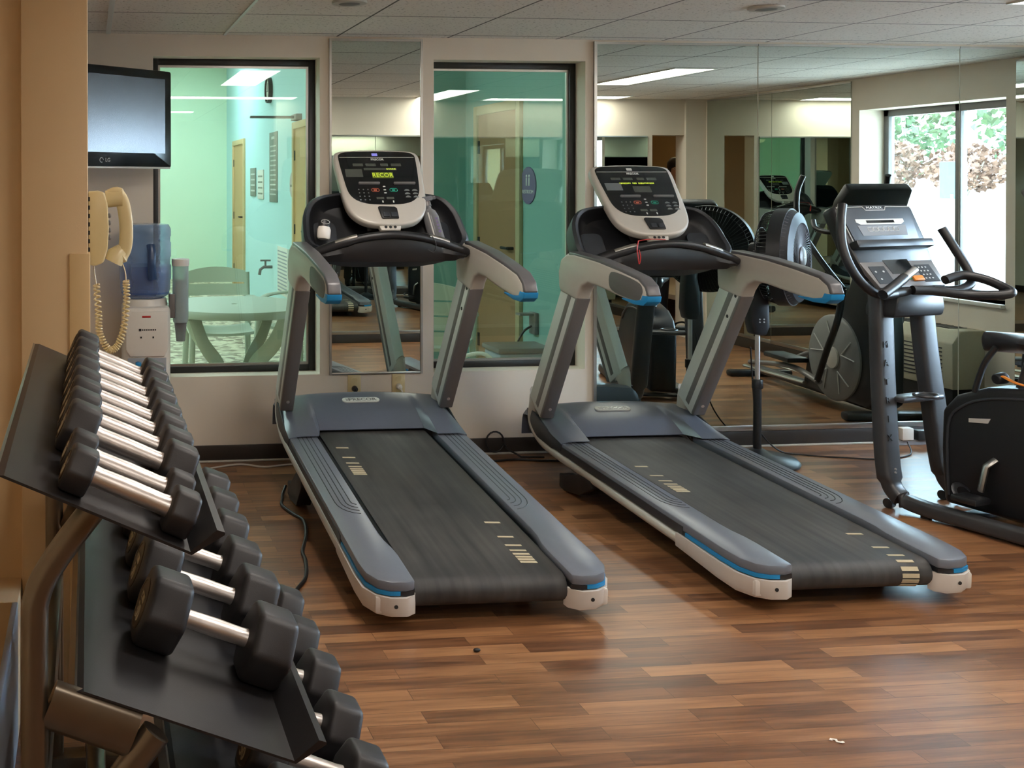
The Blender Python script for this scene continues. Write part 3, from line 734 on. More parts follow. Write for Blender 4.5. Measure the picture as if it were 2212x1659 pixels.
    MB().prism(full, -.045, .0, M=kf, bev=.014, seg=3).build('console_head', M['silver'], t)
    hf = smooth([(0, .118, 0), (.08, .122, 0), (.135, .142, 0), (.168, .185, 0), (.180, .26, 0), (.190, .40, 0), (.180, .432, 0), (.14, .445, 0), (0, .450, 0)], 4)
    fp = [(p.x, p.y) for p in hf]+[(-p.x, p.y) for p in hf[-2:0:-1]]
    MB().prism(fp, -.001, .0025, M=kf, bev=.001).build('console_panel', M['blackgloss'], t)
    z0, z1 = .0024, .0036
    def plate(name, m, x0, x1, y0, y1, r=.002, zz=z1):
        return MB().prism(rrect(x0, x1, y0, y1, r, 2), z0, zz, M=kf).build(name, m, t)
    plate('trim_line', M['silver'], -.184, .184, .4085, .4115, .001)
    for x in (-.125, -.062, .010, .062): plate('readout', M['lcd'], x, x+.05-(.012 if x == .01 else 0), .353, .370)
    if led:
        plate('readout', M['lcd'], -.075, .085, .328, .342)
        plate('led_display', M['ledback'], -.040, .062, .278, .315)
        m = MB(); add_text(m, 'RECOR', .036, kf @ Mx.Translation((.011, .2955, z1)), sx=.88); m.build('led_lettering', M['ledgreen'], t)
        m = MB()
        for k in range(5): m.prism(rrect(.036+k*.0095, .036+k*.0095+.006, .331, .3395, .001, 1), z0, z1+.0006, M=kf)
        m.build('led_lettering', M['ledgreen'], t)
    else:
        plate('led_display', M['lcd'], -.030, .060, .272, .312)
        m = MB(); rnd = random.Random(4)
        for k in range(24):
            if k in (8, 12): continue
            m.prism(rrect(-.09+k*.0076, -.09+k*.0076+.0052, .326+rnd.uniform(0, .003), .337, .001, 1), z0, z1, M=kf)
        m.build('led_lettering', M['ledgreen'], t)
    plate('info_panel', M['lcd'] if led else M['dimprint'], -.168, -.085, .285, .334)
    for a, b in ((-.115, -.012), (.055, .160)): plate('reading_ledge', M['dgrey'], a, b, .238, .250, .004, .010)
    m = MB(); add_text(m, 'PRECOR', .017, kf @ Mx.Translation((.0, .396, z1)), ext=.0004, bold=.0005); m.build('brand_lettering', M['print'], t)
    plate('logo_window', M['bluelogo'] if led else M['print'], -.022, .006, .419, .436)
    kp = MB()
    for i in range(3):
        for j in range(4): kp.prism(rrect(-.122+i*.022, -.122+i*.022+.006, .205-j*.021, .211-j*.021, .001, 1), z0, z1, M=kf)
    kp.build('keypad_print', M['dimprint'], t)
    for nm, x, m_ in (('stop_button', -.040, M['redring']), ('start_button', .048, M['greenring'])):
        r = MB(); r.tube([V((p[0], p[1], z1)) for p in rrect(x-.018, x+.018, .195, .213, .008, 4)], .0018, n=6, closed=True, M=kf); r.prism(rrect(x-.008, x+.008, .200, .208, .002, 2), z0, z1, M=kf); r.build(nm, m_, t)
    a = MB()
    for dy in (.226, .206, .187): a.prism(rrect(.0, .012, dy-.003, dy+.003, .002, 2), z0, z1, M=kf)
    a.build('arrow_print', M['print'], t)
    k2 = MB()
    for i in range(2):
        for j in range(3): k2.prism(arc(.112+i*.038, .196-j*.02, .014, .2, pi-.2, 6), z0, z1, M=kf)
    k2.build('program_button', M['dimprint'], t)
    for x in (-.024, .024): plate('readout', M['lcd'], x-.018, x+.018, .148, .161)
    a = MB()
    for x in (-.015, .036): a.box((x, .134, z0), (.006, .012, .002), M=kf)
    a.build('icon_print', M['print'], t)
    m = MB(); m.prism([(-.036, .032), (.044, .032), (.044, .09), (.034, .100), (-.040, .104), (-.046, .098)], .0, .010, M=kf, bev=.004); m.build('joystick_block', M['black'], t)
    for x in (-.015, .022): MB().prism(rrect(x-.015, x+.015, .036, .062, .004), .009, .016, M=kf, bev=.002).build('toggle_key', M['darkcowl'], t)
    m = MB(); m.prism([(-.055, .012), (.055, .012), (.046, -.022), (-.046, -.022)], -.040, -.012, M=kf, bev=.006); m.build('sensor_pod', M['silver'], t)
    for x in (-.022, .0, .022): MB().cyl((x, -.006, -.014), (x, -.006, -.009), .007, M=kf, n=10).build('pod_port', M['slot'], t)
    m = MB(); m.tube(smooth([(.02, 1.62, 1.12), (.02, 1.66, 1.20), (.03, 1.70, 1.28)], 4), (.08, .05), n=12); m.build('console_neck', M['black'], t)
    # --- motor hood
    def hood(u, v):
        x = -.428+.856*u; ax = abs(x)
        # smooth front edge: straight in the middle, wings reach back along the rails
        k = min(1, max(0, (ax-.255)/.03)); k = k*k*(3-2*k)
        yf = 1.63-.125*k
        zt = .262-.022*(ax/.42)**2
        e = max(0, (ax-.385)/.043); zt -= .035*e*e
        y = yf+(1.985-yf)*min(1, v/.8)
        w = min(1, v/.8)
        zf = .166+.012*k-.01*e
        z = zf+(zt-zf)*(1-(1-w)**1.9)
        if w > .86: z -= .012*((w-.86)/.14)**2
        if v > .8:
            q = (v-.8)/.2; y = 1.985+.012*sin(q*pi/2); z = zt-.012-(zt-.10)*q
        return V((x, y, z))
    MB().grid(hood, 60, 24, .004).build('motor_hood', M['hood'], t, ang=35)
    for s in (-1, 1):
        q = MB(); q.prism([(1.505, .165), (1.66, .19), (1.86, .245), (1.93, .24), (1.90, .13), (1.62, .115), (1.51, .13)], s*.424-.005, s*.424+.005, M=YZ(), bev=.003); q.build('hood_side', M['darkcowl'], t)
    hz = .258
    lf = frame((-.005, 1.845, .2485), (1, 0, 0), (0, 1, .225))
    MB().prism(rrect(-.095, .095, -.022, .022, .0215, 8), -.004, .003, M=lf, bev=.001).build('logo_plate', M['silver2'], t)
    m = MB(); add_text(m, 'PRECOR', .036, lf @ Mx.Translation((.008, 0, .003)), sx=1.05, ext=.0004, bold=.0008)
    for k in range(3): m.box((-.074+k*.006, 0, .003), (.003, .024, .0008), M=lf)
    m.build('brand_lettering', M['dgrey'], t)
    # --- lift arms and rear feet (the arms reach the floor although the deck is tilted)
    for s in (-1, 1):
        zf = -tanh_floor(slope, 1.42)
        q = MB(); q.loft([[V((s*.395+dx, yy, zz)) for dx in (-.035, .035) for zz in (za, zb)][0:2]+[V((s*.395+.035, yy, zb)), V((s*.395+.035, yy, za))] for yy, za, zb in ((1.18, .05, .095), (1.30, zf+.03, .085), (1.46, zf, zf+.075), (1.52, zf+.006, zf+.07))], bev=.006)
        q.build('lift_arm', M['black'], t)
        MB().cyl((s*.20, .22, -tanh_floor(slope, .22)), (s*.20, .22, .060), .036, .028).build('rear_foot', M['black'], t)
    # --- safety cord draped over the grip bar
    if cordcol == 'red':
        m = MB(); m.tube(smooth([(-.16, 1.31, 1.165), (-.10, 1.315, 1.172), (-.03, 1.31, 1.17)], 5), .0022, n=6); m.tube(smooth([(-.16, 1.31, 1.165), (-.175, 1.292, 1.13), (-.172, 1.288, 1.09), (-.165, 1.29, 1.06), (-.16, 1.288, 1.09), (-.168, 1.288, 1.125)], 5), .0028, n=6)
        m.build('safety_cord', M['red'], t)
    else:
        m = MB(); m.tube(smooth([(.13, 1.33, 1.155), (.165, 1.30, 1.15), (.185, 1.285, 1.11), (.175, 1.283, 1.075), (.15, 1.285, 1.085)], 6), .0022, n=6); m.build('safety_cord', M['black'], t)
    return t
def tanh_floor(slope, y):
    """height of the tilted local plane z=0 above the floor at local y, expressed along local z"""
    return math.tan(slope)*y
TL = make_treadmill(1.335, 3.44, R_(4.3), 1.10, .19, 'grey treadmill on the left, its display lit in large green letters', True, 'black')
TR = make_treadmill(2.668, 3.44, R_(1.9), 1.30, .42, 'grey treadmill on the right with a red safety cord on its grip bar', False, 'red')

# bottles standing in the left treadmill's cup holders
def on_tread(T, p):
    return Mx.LocRotScale(T.location, T.rotation_euler.to_quaternion(), None) @ V(p)
b = on_tread(TL, (-.285, 1.475, 1.112))
t = thing('sanitizer_bottle', 'small white bottle with black cap in the left cup holder', 'bottle', b); t.rotation_euler = (R_(-18), R_(8), 0)
MB().lathe([(0, 0), (.024, 0), (.030, .008), (.031, .045), (.026, .058), (.0, .06)], n=24, M=Mx.Diagonal((1.05, .7, 1, 1))).build('bottle_body', M['white'], t)
MB().lathe([(0, .058), (.026, .058), (.027, .085), (.020, .096), (0, .098)], n=24, M=Mx.Diagonal((1.05, .7, 1, 1))).build('bottle_cap', M['black'], t)
m = MB(); m.tube([V((.020*cos(a), -.0195, .078+.010*sin(a))) for a in [2*pi*k/14 for k in range(14)]], .0012, n=5, closed=True); m.build('cap_ring', M['print'], t)
b = on_tread(TL, (.262, 1.50, 1.092))
t = thing('spray_bottle', 'clear spray bottle with purple lettering in the right cup holder', 'bottle', b); t.rotation_euler = (R_(-22), R_(-9), 0)
MB().lathe([(0, 0), (.034, 0), (.036, .01), (.036, .12), (.028, .15), (.014, .165), (.014, .18), (0, .18)], n=24).build('bottle_body', M['spray'], t)
m = MB(); m.lathe([(0, .178), (.017, .178), (.017, .20), (.011, .205), (0, .206)], n=16); m.build('neck_cap', M['dgrey'], t)
m = MB(); m.bx(-.055, .030, -.013, .013, .205, .228, bev=.006); m.tube([(-.035, 0, .205), (-.042, 0, .185), (-.034, 0, .165)], (.008, .006), n=8); m.cyl((.03, 0, .217), (.045, 0, .217), .008); m.build('spray_trigger', M['spray'], t)
m = MB()
for k in range(5): m.box((.012, -.0345, .04+k*.016), (.012-.003*(k % 2), .002, .010))
m.build('label_print', M['purple'], t)
m = MB(); m.tube([(-.018, -.030, .01), (-.018, -.030, .14)], .004, n=6); m.build('label_edge', M['print'], t)
# ------------------------------------------------------------------ dumbbell rack
RB = V((.12, 2.16, 0)); RT = Mx.Translation(-RB)
rack = thing('dumbbell_rack', 'three-tier black dumbbell rack with bronze tube frame by the column', 'rack', RB)
def rise(y): return .02*(y-1.6)
SH = [(-.132, 1.052, R_(24), .312, 1.60, 2.74), (-.016, .676, R_(21), .372, 1.70, 2.98), (.155, .368, R_(21), .405, 1.64, 2.98)]
for i, (xr, zr, th, w, ya, yb2) in enumerate(SH):
    u = V((cos(th), -sin(th))); n = V((sin(th), cos(th)))
    def P(a, b): return (xr+u.x*a+n.x*b, zr+u.y*a+n.y*b)
    t0 = .004
    lip = V((.042, .036)).normalized()
    e = P(w, 0); l1 = (e[0]+lip.x*.05, e[1]+lip.y*.05)
    l2 = (l1[0]+.012, l1[1]-.004)
    prof = [P(-.004, -t0), P(w+.001, -t0), (l2[0], l2[1]-.004), l2, l1, P(w-.003, 0), P(.012, 0), P(.006, .0)]
    mb = MB(); mb.prism(prof, ya, yb2, M=RT @ frame((0, 0, 0), (1, 0, 0), (0, 0, 1)) @ Mx.Diagonal((1, 1, -1, 1)))
    for v in mb.bm.verts: v.co.z += rise(v.co.y+RB.y)
    mb.build('shelf', M['shelfsteel'], rack, ang=20)
    fl = MB(); a = P(-.004, -t0); fl.prism([a, (a[0]-.012, a[1]-.040), (a[0]-.016, a[1]-.038), (a[0]-.004, a[1]+.004)], ya+.004, yb2-.004, M=RT @ frame((0, 0, 0), (1, 0, 0), (0, 0, 1)) @ Mx.Diagonal((1, 1, -1, 1)))
    for v in fl.bm.verts: v.co.z += rise(v.co.y+RB.y)
    fl.build('shelf_flange', M['bronze'], rack)
for y in (1.71, 2.68):
    r = rise(y)
    p = smooth([(-.088, y, .0), (-.088, y, .40), (-.088, y, .76), (-.084, y, .825), (-.066, y, .866), (-.030, y, .918), (.02, y, .978+r)], 5)
    MB().tube(p, (.022, .020), n=16, up=(0, 1, 0), M=RT).build('post', M['bronze'], rack)
    p = smooth([(.012, y, .0), (.012, y, .36), (.015, y, .45), (.035, y, .505), (.070, y, .555), (.105, y, .598+r)], 5)
    MB().tube(p, (.025, .021), n=16, up=(0, 1, 0), M=RT).build('post', M['bronze'], rack)
    q = MB(); q.tube([(-.066, y, .655), (.070, y, .600)], (.040, .018), n=16, up=(0, 1, 0), M=RT); q.build('cross_brace', M['bronze'], rack)
    q = MB(); q.tube([(.015, y, .22), (.20, y, .165), (.42, y, .17)], (.030, .018), n=12, up=(0, 1, 0), M=RT); q.tube([(.36, y, .16), (.40, y, .23+r)], (.022, .018), n=10, up=(0, 1, 0), M=RT); q.build('shelf_arm', M['bronze'], rack)
    q = MB(); q.bx(-.13, .60, y-.03, y+.03, .012, .062, bev=.012, M=RT); q.build('foot_rail', M['bronze'], rack)
    for x in (-.11, .58): MB().cyl((x, y, 0), (x, y, .015), .034, .03, M=RT).build('rubber_foot', M['black'], rack)
MB().bx(-.112, -.066, 1.73, 2.66, .46, .52, bev=.01, M=RT).build('long_beam', M['bronze'], rack)
MB().bx(-.010, .034, 1.73, 2.66, .13, .19, bev=.01, M=RT).build('long_beam', M['bronze'], rack)

DBC = {}
def dumbbell_proto(a, thick, grip, num):
    """hex dumbbell with its axis along local x; a = half distance across flats"""
    t = thing('dumbbell', 'x', 'dumbbell')
    Rr = a/cos(pi/6)
    for s in (-1, 1):
        hx = [(Rr*cos(pi*k/3), Rr*sin(pi*k/3)) for k in range(6)]
        m = MB(); m.prism(hx, 0, thick, M=frame((s*grip/2, 0, 0), (0, s, 0), (0, 0, 1)), bev=a*.20, seg=3)
        h = m.build('head', M['rubber'], t, ang=60)
        fm = frame((s*(grip/2+thick), 0, 0), (0, s, 0), (0, 0, 1))
        b = MB(); b.lathe([(0, -.004), (a*.70, -.004), (a*.70, .0012), (a*.64, .0018), (a*.62, .0006), (0, .0006)], n=36, M=fm); b.build('badge_ring', M['gold'], h)
        q = MB(); add_text(q, num, a*.62, fm @ Mx.Translation((0, -a*.26, .0012)), sx=.9, bold=.0006)
        q.box((0, a*.25, .0012), (a*.52, a*.06, .001), M=fm); q.box((0, a*.10, .0012), (a*.52, a*.05, .001), M=fm); q.box((-a*.24, a*.175, .0012), (a*.06, a*.2, .001), M=fm); q.box((a*.24, a*.175, .0012), (a*.06, a*.2, .001), M=fm); q.box((a*.1, a*.175, .0012), (a*.2, a*.15, .001), M=fm)
        q.build('weight_lettering', M['mark'], h)
    m = MB(); m.lathe([(.0, -grip/2-.004), (.0175, -grip/2-.004), (.0158, -grip/2+.012), (.0164, -.02), (.0168, 0), (.0164, .02), (.0158, grip/2-.012), (.0175, grip/2+.004), (0, grip/2+.004)], n=24, M=frame((0, 0, 0), (0, 1, 0), (0, 0, 1)))
    m.build('handle', M['chrome'], t)
    return t
ORD = ['nearest', 'second nearest', 'third nearest', 'fourth nearest', 'fifth nearest', 'sixth nearest', 'fourth from the far end', 'third from the far end', 'second from the far end', 'farthest']
def put(shelf, uc, y, a, thick, grip, num, label, group):
    key = (a, thick, grip, num)
    xr, zr, th, w, ya, yb2 = SH[shelf]
    if key not in DBC: DBC[key] = o = dumbbell_proto(*key)
    else: o = copy_tree(DBC[key])
    o.location = (xr+cos(th)*uc+sin(th)*(a+.001), y, zr-sin(th)*uc+cos(th)*(a+.001)+rise(y))
    o.rotation_euler = (0, th, 0)
    tag(o, label, 'dumbbell', group)
Yt = [1.652, 1.748, 1.868, 1.973, 2.083, 2.187, 2.308, 2.412, 2.543, 2.648]
sz = [(.035, .044, .128, '10')]*2+[(.0438, .058, .126, '20')]*2+[(.0435, .056, .124, '15')]*2+[(.0435, .055, .126, '15')]*2+[(.0438, .055, .124, '20')]*2
for i, y in enumerate(Yt):
    put(0, .196, y, *sz[i], ORD[i]+' black hex dumbbell with steel handle on the top shelf', 'dumbbells on the top shelf')
OM = ['nearest', 'second nearest', 'third nearest', 'third from the far end', 'second from the far end', 'farthest']
for i, y in enumerate([1.955, 2.145, 2.335, 2.52, 2.695, 2.865]):
    put(1, .235, y, *((.066, .080, .126, '30') if i < 2 else (.062, .077, .126, '25')), OM[i]+' large black hex dumbbell on the middle shelf', 'dumbbells on the middle shelf')
for i, y in enumerate([1.86, 2.055, 2.252, 2.452, 2.655, 2.850]):
    put(2, .27, y, *((.064, .075, .126, '50') if i < 4 else (.061, .072, .126, '40')), OM[i]+' heavy black hex dumbbell on the bottom shelf', 'dumbbells on the bottom shelf')
# ------------------------------------------------------------------ television on the left
d = V((.768, .64, 0)).normalized(); c = V((.418, 5.46, 1.80))-d*.44
t = thing('television', 'black flat television turned towards the room beside the left pool window', 'television')
tf = frame(c, d, (0, 0, 1)); t.matrix_world = tf
hw, hh = .44, .245
MB().prism(rrect(-hw, hw, -hh, hh, .012, 4), -.075, 0, bev=.006).build('tv_case', M['tvblack'], t)
MB().bx(-hw+.045, hw-.045, -hh+.072, hh-.042, .0, .0012).build('tv_screen', M['tvscreen'], t)
MB().bx(-hw+.01, hw-.01, -hh-.006, -hh+.004, -.03, .004, bev=.003).build('tv_lower_trim', M['silver'], t)
m = MB(); add_text(m, 'LG', .026, Mx.Translation((.012, -hh+.034, .0006)), ext=.0004); m.build('brand_lettering', M['print'], t)
m = MB(); m.tube([V((-.028+.011*cos(a), -hh+.034+.011*sin(a), .001)) for a in [2*pi*k/16 for k in range(14)]], .0016, n=6); m.build('brand_emblem', M['print'], t)
MB().bx(-.14, .14, -.12, .12, -.10, -.07, bev=.01).build('mount_plate', M['dgrey'], t)
m = MB(); m.tube([(0, 0, -.09), (-.10, 0, -.30), (-.42, 0, -.33)], (.03, .02), n=10); m.build('mount_arm', M['dgrey'], t)
# ------------------------------------------------------------------ wall phone on the column
t = thing('wall_phone', 'cream corded wall phone on the side of the column', 'telephone', (-.004, 3.13, 1.35))
pr = [(.0, -.105), (.022, -.108), (.045, -.098), (.056, -.06), (.060, .0), (.056, .07), (.048, .103), (.030, .108), (.0, .106)]
MB().prism(pr, -.055, .055, M=frame((0, 0, 0), (1, 0, 0), (0, 0, 1)) @ Mx.Diagonal((1, 1, 1, 1)), bev=.006).build('phone_body', M['cream'], t)
k = MB()
for i in range(4):
    for j in range(3): k.box((.061, -.03+j*.03, .035-i*.021), (.010, .016, .012), bev=.003)
k.build('keypad', M['dgrey'], t)
s_ = MB()
for i in range(8): s_.bx(.001, .006, -.0562, -.054, -.09+i*.024, -.078+i*.024)
s_.build('vent_slot', M['slot'], t)
hs = smooth([(.064, 0, .088), (.088, 0, .094), (.104, 0, .06), (.111, 0, .0), (.109, 0, -.05), (.098, 0, -.078), (.078, 0, -.074)], 6)
h = MB(); h.tube(hs, [(.024, .016)]*7+[(.020, .0085)]*23+[(.026, .016)]*7, n=16, up=(0, 1, 0))
h.tube([(.052, 0, .083), (.082, 0, .086), (.100, 0, .086)], (.025, .021), n=16, up=(0, 1, 0)); h.tube([(.072, 0, -.100), (.082, 0, -.080), (.100, 0, -.064)], [(.029, .026), (.028, .024), (.02, .012)], n=16, up=(0, 1, 0))
h.build('handset', M['cream'], t)
# coiled cord: spiral hung between body and handset
base = smooth([(.024, 0, -.165), (.030, 0, -.25), (.034, 0, -.31), (.060, 0, -.355), (.085, 0, -.345), (.104, 0, -.29), (.112, 0, -.21), (.110, 0, -.155)], 40)
co_ = []
for i, p in enumerate(base):
    tg = (base[min(i+1, len(base)-1)]-base[max(i-1, 0)]).normalized(); w_ = tg.cross(V((0, 1, 0))).normalized()
    a = i*1.0; co_.append(p+w_*(0.0085*cos(a))+V((0, 1, 0))*(.0085*sin(a)))
cd = MB(); cd.tube(co_, .0029, n=6); cd.tube(smooth([(.016, 0, -.105), (.020, 0, -.14), (.024, 0, -.166)], 4), .0018, n=5); cd.tube(smooth([(.098, 0, -.10), (.108, 0, -.13), (.110, 0, -.158)], 4), .0018, n=5)
cd.build('coiled_cord', M['cream'], t)
# ------------------------------------------------------------------ water cooler with jug and cup dispenser
WX, WY = .283, 5.44
t = thing('water_cooler', 'white water cooler with blue jug against the back wall', 'water cooler', (WX, WY, 0))
b = MB(); b.prism(rrect(-.118, .118, -.15, .15, .035, 5), 0, .862, bev=.018); b.build('cooler_body', M['white'], t)
fp = MB(); fp.prism([(-.105, .862-.02), (.105, .842), (.105, .655), (.085, .618), (-.085, .618), (-.105, .655)], .148, .160, M=frame((0, 0, 0), (1, 0, 0), (0, 0, 1)), bev=.006); fp.build('front_panel', M['white'], t)
MB().bx(-.095, .095, -.152, -.148, .42, .612, bev=.001).build('tap_recess', M['mattgrey'], t)
for x, m_ in ((-.045, 'blue'), (.045, 'red')):
    q = MB(); q.cyl((x, -.155, .585), (x, -.20, .575), .012); q.bx(x-.014, x+.014, -.215, -.185, .565, .60, bev=.004); q.build('tap', M[m_], t)
MB().bx(-.025, .018, -.1618, -.1595, .812, .822, bev=.002).build('hot_label', M['red'], t)
m = MB()
for k in range(8): m.box((-.022+k*.009, -.1612, .752), (.006, .001, .007))
m.box((-.035, -.1612, .752), (.012, .001, .012)); m.build('brand_lettering', M['slot'], t)
q = MB()
for x in (-.03, .03): q.box((x, -.1612, .715), (.008, .001, .009))
q.build('indicator_lamp', M['slot'], t)
MB().lathe([(0, .862), (.115, .862), (.105, .895), (.06, .90), (0, .90)], n=32).build('jug_collar', M['white'], t)
j = MB(); pf = [(0, .880), (.06, .884), (.115, .91), (.128, .945), (.128, .985), (.132, .99), (.132, 1.06), (.127, 1.066), (.127, 1.10), (.131, 1.106), (.131, 1.175), (.127, 1.18), (.127, 1.205), (.131, 1.21), (.130, 1.245), (.118, 1.268), (.08, 1.272), (0, 1.270)]
j.lathe(pf, n=40); j.build('water_jug', M['jug'], t)
q = MB(); q.tube([(.02, -.130, 1.17), (.024, -.148, 1.14), (.024, -.150, 1.06), (.03, -.140, 1.0)], (.022, .012), n=10); q.build('jug_handle', mat('dark_blue_handle', (40, 66, 104), .3), t)
MB().lathe([(0, .905), (.122, .92), (.122, 1.06), (0, 1.06)], n=32).build('water', bottle_mat('water_in_jug', (150, 182, 228), .15), t)
q = MB(); q.lathe([(.0, .775), (.036, .775), (.040, .80), (.041, 1.07), (0, 1.07)], n=28, M=Mx.Translation((.174, -.06, 0))); q.build('cup_tube', M['cupt'], t)
MB().lathe([(0, 1.06), (.043, 1.06), (.045, 1.075), (.045, 1.095), (0, 1.10)], n=28, M=Mx.Translation((.174, -.06, 0))).build('tube_lid', M['white'], t)
MB().lathe([(.0, .74), (.022, .74), (.030, .80), (.031, .985), (0, .985)], n=24, M=Mx.Translation((.174, -.06, 0))).build('paper_cups', mat('paper_cup', (222, 228, 224), .6), t)
MB().lathe([(.0, .68), (.022, .68), (.032, .775), (0, .776)], n=24, M=Mx.Translation((.174, -.06, 0))).build('hanging_cup', M['spray'], t)
MB().bx(.115, .145, -.09, -.03, .80, .92, bev=.004).build('tube_bracket', M['dgrey'], t)
# ------------------------------------------------------------------ wall outlets with plugs
for x, z, pl, l in ((1.413, .395, 'black', 'almond wall outlet with black plug under the narrow mirror'), (1.656, .402, 'white', 'almond wall outlet with white plug, right one under the narrow mirror')):
    t = thing('wall_outlet', l, 'outlet', (x, D, z), 0, 'wall outlets under the narrow mirror')
    MB().bx(-.036, .036, -.007, 0, -.058, .058, bev=.003).build('outlet_plate', M['cream'], t)
    q = MB()
    for dz in (-.022, .022): q.prism(rrect(-.016, .016, dz-.013, dz+.013, .010, 5), .006, .009, M=frame((0, 0, 0), (1, 0, 0), (0, 0, 1)))
    q.build('socket', M['cream'], t)
    q = MB(); q.cyl((0, -.009, -.022), (0, -.038, -.022), .017, .013, bev=.003); q.tube(smooth([(0, -.036, -.022), (.008, -.05, -.05), (.01, -.04, -.12), (.006, -.03, -.30), (.01, -.03, -.385)], 5), .004, n=8); q.build('plug', M['black' if pl == 'black' else 'white'], t)
# ------------------------------------------------------------------ cables on the floor
def cable(label, pts, r, m):
    o = MB().tube(smooth(pts, 8), r, n=8).build('power_cable', m)
    tag(o, label, 'cable'); return o
cable('thin white cable running along the dark baseboard', [(.44, 5.45, .006), (.56, 5.45, .006), (.72, 5.52, .006), (.80, 5.53, .006), (.90, 5.47, .006), (1.02, 5.50, .006), (1.2, 5.52, .006), (1.38, 5.55, .006)], .005, M['wcable'])
cable('black power cable snaking beside the left treadmill', [(.93, 5.03, .03), (.905, 4.97, .010), (.89, 4.90, .007), (.873, 4.807, .007), (.90, 4.67, .007), (.925, 4.58, .007), (.90, 4.40, .007), (.845, 4.20, .007), (.835, 4.09, .007), (.80, 3.92, .007), (.74, 3.797, .007), (.72, 3.72, .007)], .0075, M['cable'])
cable('black power cable on the floor between the two treadmills', [(2.12, 5.45, .007), (2.25, 5.47, .007), (2.404, 5.43, .007), (2.6, 5.42, .007), (2.9, 5.46, .007)], .006, M['cable'])
ring_ = [V((2.18+.05*cos(a), 5.585, .075+.055*sin(a))) for a in [2*pi*k/18 for k in range(19)]]
o = MB().tube(ring_+[V((2.24, 5.57, .04)), V((2.30, 5.52, .007)), V((2.42, 5.50, .007))], .005, n=8).build('power_cable', M['cable']); tag(o, 'black coiled cable leaning on the baseboard between the treadmills', 'cable')
cable('thin black fan cable trailing along the floor to the wall strip', [(3.50, 5.36, .60), (3.53, 5.38, .35), (3.58, 5.42, .16), (3.70, 5.42, .03), (3.84, 5.40, .005), (4.0, 5.33, .005), (4.18, 5.28, .005), (4.40, 5.34, .005), (4.52, 5.50, .03)], .004, M['cable'])
t = thing('power_strip', 'black power adapters on a grey strip by the baseboard', 'power strip', (4.62, 5.585, 0))
MB().bx(-.14, .20, -.03, .012, .0, .03, bev=.004).build('strip', M['mattgrey'], t)
MB().bx(-.10, -.03, -.05, .0, .03, .10, bev=.008).build('adapter', M['white'], t); MB().bx(-.01, .09, -.055, .0, .03, .085, bev=.006).build('adapter', M['black'], t)
o = MB(); o.tube([V((p[0], p[1], .003)) for p in [(1.95, 2.635), (1.956, 2.642), (1.966, 2.637), (1.961, 2.627), (1.971, 2.622), (1.978, 2.624)]], (.004, .001), n=6, up=(0, 0, 1)); tag(o.build('paper_scrap', M['paper']), 'tiny white paper scrap on the floor in the foreground', 'litter')
o = MB(); o.ball((1.213, 3.256, .006), (.012, .008, .006)); tag(o.build('lint', M['cable']), 'small dark crumb on the floor in front of the treadmills', 'litter')

# ------------------------------------------------------------------ pedestal fan
FX, FY = 3.50, 5.30
t = thing('pedestal_fan', 'black pedestal fan in front of the mirror right of the treadmills', 'fan', (FX, FY, 0))
MB().lathe([(0, 0), (.20, 0), (.205, .012), (.19, .03), (.07, .05), (.03, .075), (0, .075)], n=40).build('fan_base', M['black'], t)
MB().cyl((0, 0, .05), (0, 0, .40), .020).build('pole', M['black'], t)
MB().cyl((0, 0, .39), (0, 0, .44), .027, bev=.005).build('pole_collar', M['black'], t)
MB().cyl((0, 0, .42), (0, 0, .74), .0125).build('pole', M['chrome'], t)
q = MB(); q.prism([(-.04, -.14), (.03, -.15), (.05, -.10), (.045, .02), (.03, .10), (.04, .19), (-.035, .19), (-.05, .05), (-.055, -.08)], -.035, .035, M=frame((.0, 0, .82), (1, 0, 0), (0, 0, 1)), bev=.012); q.build('control_box', M['black'], t)
q = MB()
for x in (-.012, .012):
    for z in (.745, .760): q.cyl((x, -.036, z), (x, -.039, z), .004, n=8)
q.build('control_button', M['print'], t)
ax = V((.66, -.75, .03)).normalized(); hc = V((.125, -.03, 1.085))
hm = frame(hc, ax.cross(V((0, 0, 1))).cross(ax).cross(ax)*-1, V((0, 0, 1)))   # helper frame, replaced below
z_ = ax; x_ = V((0, 0, 1)).cross(z_).normalized(); y_ = z_.cross(x_)
hm = Mx((x_, y_, z_)).transposed().to_4x4(); hm.translation = hc
FR = .25
hsg = MB(); hsg.lathe([(FR*.98, -.02), (FR*1.02, -.02), (FR*1.02, .045), (FR*.98, .045), (FR*.96, .01)], n=48, M=hm); hsg.build('guard_band', M['black'], t)
hsg = MB(); hsg.lathe([(.0, -.16), (.075, -.155), (.085, -.09), (.08, -.03), (0, -.03)], n=24, M=hm); hsg.build('motor_housing', M['black'], t)
q = MB(); q.lathe([(FR*.98, .046), (FR*1.0, .040), (FR*.93, .075), (FR*.72, .090), (FR*.68, .082), (FR*.9, .06)], n=48, M=hm); q.build('front_ring', M['darkcowl'], t)
q = MB()
for k in range(64):
    a = 2*pi*k/64; a2 = a+.45
    q.tube([(.055*cos(a2+.3), .055*sin(a2+.3), .082), (.11*cos(a+.28), .11*sin(a+.28), .088), (FR*.70*cos(a), FR*.70*sin(a), .086)], .0018, n=5, M=hm)
for k in range(64):
    a = 2*pi*k/64
    q.tube([(FR*.72*cos(a), FR*.72*sin(a), .086), (FR*.95*cos(a), FR*.95*sin(a), .062), (FR*cos(a), FR*sin(a), .04)], .0016, n=5, M=hm)
q.build('front_grille', M['armgrey'], t)
q = MB()
